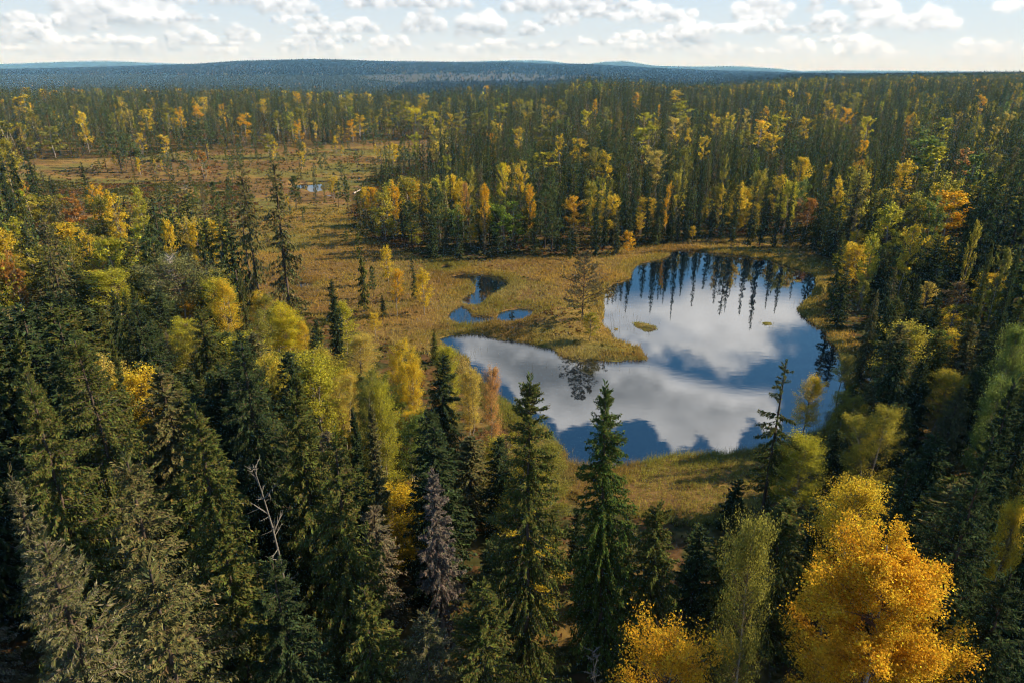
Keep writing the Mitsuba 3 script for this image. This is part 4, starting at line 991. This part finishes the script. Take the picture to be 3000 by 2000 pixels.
# ---------------------------------------------------------------- the forest far away: plateau, valley side and hill
def far_trees(X, Y, hmean, rmean, seed, fine, birch_share, tone=1.0):
    r = np.random.default_rng(seed); Z = land(X, Y)[0]; n = len(X); out = []
    isb = r.random(n) < birch_share * (.4 + 1.4 * sstep(.4, .65, fb(X, Y, 90 if fine else 260, 3, seed)))
    H = r.normal(hmean, hmean * .14, n) * np.where(isb, .82, 1); R = rmean * r.uniform(.75, 1.25, n) * np.where(isb, 1.25, 1)
    if fine:
        for b in (0, 1):
            for v in range(4):
                m = np.nonzero((isb == b) & (np.arange(n) % 4 == v))[0]
                if not len(m): continue
                if b: a_, b_ = HUE[('gold', 'olive_gold', 'olive', 'orange')[v]]; tr, cr = birch(60 + v, nl=30, ls=1.7, clumps=16, a=a_, b=b_, limb=False)
                else: tr, cr = spruce(60 + v, nb=22, ns=1.9, sl=1.7, sw=.95, col=NEEDLE[('dark', 'mid', 'dark', 'greyish')[v]][0], old=NEEDLE['dark'][1], limb=False, bare=.02)
                ts = [dict(x=X[i], y=Y[i], z=Z[i], h=H[i], r=R[i]) for i in m]
                out.append(many(*cr, ts, *REF['birch' if b else 'spruce'], v))
        return join(out)
    k = 5; a = np.arange(k) * 2 * np.pi / k + r.random((n, 1)) * 6.28; jag = r.uniform(.75, 1.25, (n, k))
    low = np.stack([X[:, None] + R[:, None] * np.cos(a) * jag, Y[:, None] + R[:, None] * np.sin(a) * jag, Z[:, None] + (.05 + .25 * r.random((n, k))) * H[:, None]], -1)
    top = np.stack([X, Y, Z + H], -1)[:, None]
    V = np.concatenate([low, top], 1); F = np.array([[i, (i + 1) % k, k] for i in range(k)])
    col = np.where(isb[:, None], np.array([(.34, .22, .04), (.24, .21, .045), (.40, .20, .04)])[r.integers(0, 3, n)], np.array([(.030, .042, .022), (.042, .052, .024), (.055, .062, .030)])[r.integers(0, 3, n)])
    col = col * tone * np.exp(.12 * r.standard_normal((n, 1)))
    return V.reshape(-1, 3), (np.arange(n)[:, None, None] * (k + 1) + F).reshape(-1, 3), np.repeat(col, k + 1, 0)

X, Y = scatter(5.0, 490, 1000, 5, margin=10, a_min=-.78)
m = (Y < 560) | (X / Y > .12); X, Y = X[m], Y[m]
v, f, c = far_trees(X, Y, 11.5, 1.45, 6, True, .12)
structure('plateau_forest', (v, f), 'hill_material', 'dense spruce forest running to the skyline on the right', 'stuff', color=np.clip(c, 0, 1))
X, Y = scatter(7.5, 1000, 2600, 7, margin=10, a_min=.12)
v, f, c = far_trees(X, Y, 11.5, 2.0, 8, False, .16)
structure('distant_forest', (v, f), 'hill_material', 'distant forest fading into haze near the horizon on the right', 'stuff', color=np.clip(c, 0, 1))
X, Y = scatter(7.4, 1450, 4350, 9, margin=10)
m = (Y < 4200) & ((Y < 1800) | (X / Y < .62)) & ~((sstep(1.1, .85, np.hypot((X + 60) / 420, (Y - 2250) / 330)) > .5) & (np.random.default_rng(3).random(len(X)) < .93)); X, Y = X[m], Y[m]
young = (Y < 2550 + 250 * np.sin(X / 400)) & (X < -250)
for i, (s, hm, rm, bs, tn, nm, lb) in enumerate(((~young, 10.5, 2.9, .10, .55, 'hill_forest', 'spruce forest with orange birches covering the blue far hill'), (young, 6., 2.6, .02, 1.1, 'young_forest', 'paler young forest at the foot of the far hill'))):
    v, f, c = far_trees(X[s], Y[s], hm, rm, 10 + i, False, bs, tn)
    structure(nm, (v, f), 'hill_material', lb, 'stuff', color=np.clip(c, 0, 1))

# ---------------------------------------------------------------- sedge, reeds, dwarf shrubs
def blades(X, Y, Z, h, w, col, seed, lean=.35):
    r = np.random.default_rng(seed); n = len(X)
    base = np.stack([X, Y, Z - .05], -1); a = r.random(n) * 6.283; ln = np.abs(r.normal(0, lean, n))
    tip = base + np.stack([np.cos(a) * ln * h, np.sin(a) * ln * h, h], -1)
    b = r.random(n) * 3.14; side = np.stack([np.cos(b), np.sin(b), 0 * b], -1) * (w / 2)[:, None]
    V = np.stack([base - side, base + side, tip], 1)
    return V.reshape(-1, 3), np.arange(n * 3).reshape(n, 3), np.repeat(np.clip(col, 0, 1), 3, 0)
r = np.random.default_rng(8)
n = 900000
X = r.uniform(-75, 62, n); Y = 28 + 122 * r.random(n) ** 1.05
sd = water_sd(X, Y); bs = bog_sd(X, Y)
m = (sd > -.15) & ((bs < 1.5) | (sd < 3.0)) & (r.random(n) < np.where(sd < 2.5, 1, np.clip(.75 - Y / 260, .15, 1)))
m &= ~((np.hypot(X - HUMPS[0][0], Y - HUMPS[0][1]) < 4.5) & (r.random(n) < .6))
X, Y, sd = X[m], Y[m], sd[m]; Z = land(X, Y)[0]
tone = fb(X, Y, 6, 3, 12); wet = sstep(1.6, 0, sd)
hgt = (.26 + .30 * r.random(len(X)) + .06 * wet + .08 * (Y < 55)) * (.45 + 1.0 * fb(X, Y, 2.4, 3, 15))
col = np.array((.385, .275, .058)) * (1 - sstep(.40, .62, tone))[:, None] + np.array((.32, .26, .058)) * sstep(.40, .62, tone)[:, None]
col = col * (1 - .45 * wet[:, None]) + np.array((.20, .19, .045)) * .45 * wet[:, None]
green = sstep(.55, .68, fb(X, Y, 15, 3, 28))[:, None]; col = col * (1 - .6 * green) + np.array((.19, .20, .045)) * .6 * green
pale = sstep(.56, .70, fb(X, Y, 9, 3, 29))[:, None]; col = col * (1 - .5 * pale) + np.array((.40, .33, .12)) * .5 * pale
near_ = (Y < 60)[:, None]; col = np.where(near_, col * [.80, .98, .9], col)
rust = sstep(.54, .68, fb(X, Y, 6, 3, 18))[:, None]; col = col * (1 - .6 * rust) + np.array((.24, .15, .050)) * .6 * rust
col = col * np.exp(.25 * r.standard_normal((len(X), 1)))
isl = np.full(X.shape, 99.)
for P in ISLETS: isl = np.minimum(isl, seg_dist(X, Y, P))
hgt = np.where(isl < .4, .10 + .10 * r.random(len(X)), hgt); col = np.where((isl < .4)[:, None], np.array((.27, .27, .05)) * np.exp(.2 * r.standard_normal((len(X), 1))), col)
k_ = np.nonzero(Y < 60)[0]; k_ = np.repeat(k_, 3); n_ = len(k_)                   # denser where it is near
X, Y = np.concatenate([X, X[k_] + r.normal(0, .12, n_)]), np.concatenate([Y, Y[k_] + r.normal(0, .12, n_)]); Z = np.concatenate([Z, Z[k_]]); hgt = np.concatenate([hgt, hgt[k_] * r.uniform(.5, 1, n_)]); col = np.vstack([col, col[k_] * np.exp(.3 * r.standard_normal((n_, 1)))])
v, f, c = blades(X, Y, Z, hgt, np.where(Y < 58, .022, .010 + .0008 * Y) + .012 * r.random(len(X)), col, 9, .55)
structure('sedge_grass', (v, f), 'leaf_material', 'golden brown sedge covering the mire and the lake edges', 'stuff', color=c)
n = 160000
X = r.uniform(-40, 45, n); Y = 38 + 80 * r.random(n); sd = water_sd(X, Y)
shallow = np.maximum(seg_dist(X, Y, WATER[3]), -9) < -.1
left = (X < 16) & (X > -16) & (sd > -5.5) & (Y > 60)
p = np.where(shallow, .9, np.where(left, .45 * sstep(-5.5, -.5, sd) * sstep(.38, .62, fb(X, Y, 4.5, 3, 22)), .35 * sstep(-1.6, -.2, sd) * sstep(.45, .6, fb(X, Y, 5, 2, 23))))
m = (sd < 0) & (r.random(n) < p * .32); X, Y = X[m], Y[m]
v, f, c = blades(X, Y, np.full(len(X), -.25), .55 + .55 * r.random(len(X)), .028 + .02 * r.random(len(X)), np.array((.20, .165, .06)) * np.exp(.3 * r.standard_normal((len(X), 1))), 10, .14)
structure('reeds', (v, f), 'leaf_material', 'thin reeds standing in the shallow water along the shore', 'stuff', color=c)
n = 80000
X = r.uniform(-130, 110, n); Y = 22 + 230 * r.random(n) ** .8; sd = water_sd(X, Y); bs = bog_sd(X, Y)
hump = np.hypot(X - HUMPS[0][0], Y - HUMPS[0][1]) < 5
m = (sd > 1.2) & (((bs > .5) & (r.random(n) < .8)) | hump | (r.random(n) < .10)); X, Y = X[m], Y[m]; Z = land(X, Y)[0]; k = 5
tone = fb(X, Y, 5, 3, 33)[:, None]
col = np.where(tone > .56, np.array((.135, .075, .030)), np.where(tone > .46, np.array((.12, .105, .030)), np.array((.075, .085, .025)))) * np.exp(.25 * r.standard_normal((len(X), 1)))
j = np.repeat(np.arange(len(X)), k); ax = unit(r.normal(0, 1, (len(j), 3)) + [0, 0, .9]); s = .16 + .22 * r.random(len(j)) + .0012 * Y[j]
P0 = np.stack([X[j], Y[j], Z[j]], -1) + r.normal(0, .2, (len(j), 3)) * [1, 1, .15]
v, f, c = rhombs(P0, P0 + ax * s[:, None] * [1, 1, .8], s * .8, unit(r.normal(0, 1, (len(j), 3))), col[j], None, .2)
structure('undergrowth', (v, f), 'leaf_material', 'dwarf shrubs and bilberry in rust and green on the forest floor', 'stuff', color=np.clip(c, 0, 1))

# ---------------------------------------------------------------- jetty and fallen log
def plank(L, w, h_):
    b = trimesh.creation.box((L, w, h_)); return np.array(b.vertices), np.array(b.faces)
jx, jy = 41.0, 58.5
def box(cx, cy, cz, L, w, t, ang, tilt=0.0):
    b = trimesh.creation.box((L, w, t), transform=None); v = np.array(b.vertices)
    v = v * (1 - .06 * (np.abs(v[:, 2:]) > t * .49) * [1, 1, 0])
    v[:, 2] += v[:, 0] * tilt; ca, sa = math.cos(ang), math.sin(ang)
    return np.stack([v[:, 0] * ca - v[:, 1] * sa + cx, v[:, 0] * sa + v[:, 1] * ca + cy, v[:, 2] + cz], -1), np.array(b.faces)
JA = math.atan2(-.77, 1.16); jn = (-math.sin(JA), math.cos(JA))
rj = np.random.default_rng(2)
for i in range(6):                                          # a small landing stage: planks on two bearers and four posts
    o = (i - 2.5) * .175
    m_ = box(34.0 + jn[0] * o, 60.1 + jn[1] * o, .66 + rj.normal(0, .006), 1.55 + rj.normal(0, .03), .155, .045, JA + rj.normal(0, .012))
    scene['plank_jetty__plank' + (f'_{i:03d}' if i else '')] = mikit.ply(m_, 'bark_material', color=np.tile(np.array((.46, .45, .42)) * rj.uniform(.8, 1.1), (8, 1)))
for i, s in enumerate((-.55, .55)):
    m_ = box(34.0 + math.cos(JA) * s, 60.1 + math.sin(JA) * s, .58, 1.15, .10, .10, JA + math.pi / 2)
    scene['plank_jetty__bearer' + (f'_{i:03d}' if i else '')] = mikit.ply(m_, 'bark_material', color=np.tile((.25, .23, .2), (8, 1)))
    for j, q in enumerate((-.5, .5)):
        x_, y_ = 34.0 + math.cos(JA) * s + jn[0] * q, 60.1 + math.sin(JA) * s + jn[1] * q
        v, f = tube([(x_, y_, -.6), (x_, y_, .53)], .06, 8)
        scene['plank_jetty__post' + (f'_{2 * i + j:03d}' if i + j else '')] = mikit.ply((v, f), 'bark_material', color=np.tile((.22, .2, .17), (len(v), 1)))
labels['plank_jetty'] = {'label': 'small weathered plank jetty by the right lake shore behind the pale birch', 'category': 'jetty'}
la, lb_ = np.array([-38.5, 167.4, 0]), np.array([-37.4, 174.0, 0])
zs = land(np.array([-38.5, -37.4]), np.array([167.4, 174.0]))[0]
pts = np.array([la + (lb_ - la) * s + [0, 0, zs[0] + .22 + .25 * s] for s in np.linspace(0, 1, 6)])
v, f = tube(pts, np.linspace(.20, .08, 6), 8)
scene['fallen_log__trunk'] = mikit.ply((v, f), 'bark_material', color=np.tile((.36, .34, .31), (len(v), 1)), smooth=True)
D_ = unit(rj.normal(0, 1, (7, 3)) + [0, 0, .4]); P_ = pts[0] + (pts[-1] - pts[0]) * rj.uniform(.3, .95, (7, 1)) 
for i in range(7):
    v, f, c = branches(P_[i:i + 1], D_[i:i + 1], rj.uniform(.3, .8, 1), np.zeros(1), np.full(1, .03), np.array((.45, .43, .40)))
    scene['fallen_log__branch' + (f'_{i:03d}' if i else '')] = mikit.ply((v, f), 'bark_material', color=c)
labels['fallen_log'] = {'label': 'bleached fallen log lying on the far mire near the small blue pool', 'category': 'log'}


# ---------------------------------------------------------------- air
scene['air'] = {'type': 'homogeneous', 'albedo': {'type': 'rgb', 'value': [.90, .94, .97]}, 'sigma_t': {'type': 'rgb', 'value': [2.8e-5, 7.0e-5, 1.25e-4]}}
scene['haze'] = {'type': 'cube', 'to_world': T().translate([0, 7900, 73]).scale([15600, 8700, 120]), 'bsdf': {'type': 'null'}, 'interior': {'type': 'ref', 'id': 'air'}}
labels['haze'] = {'kind': 'stuff', 'label': 'thin blue air over the far hills'}
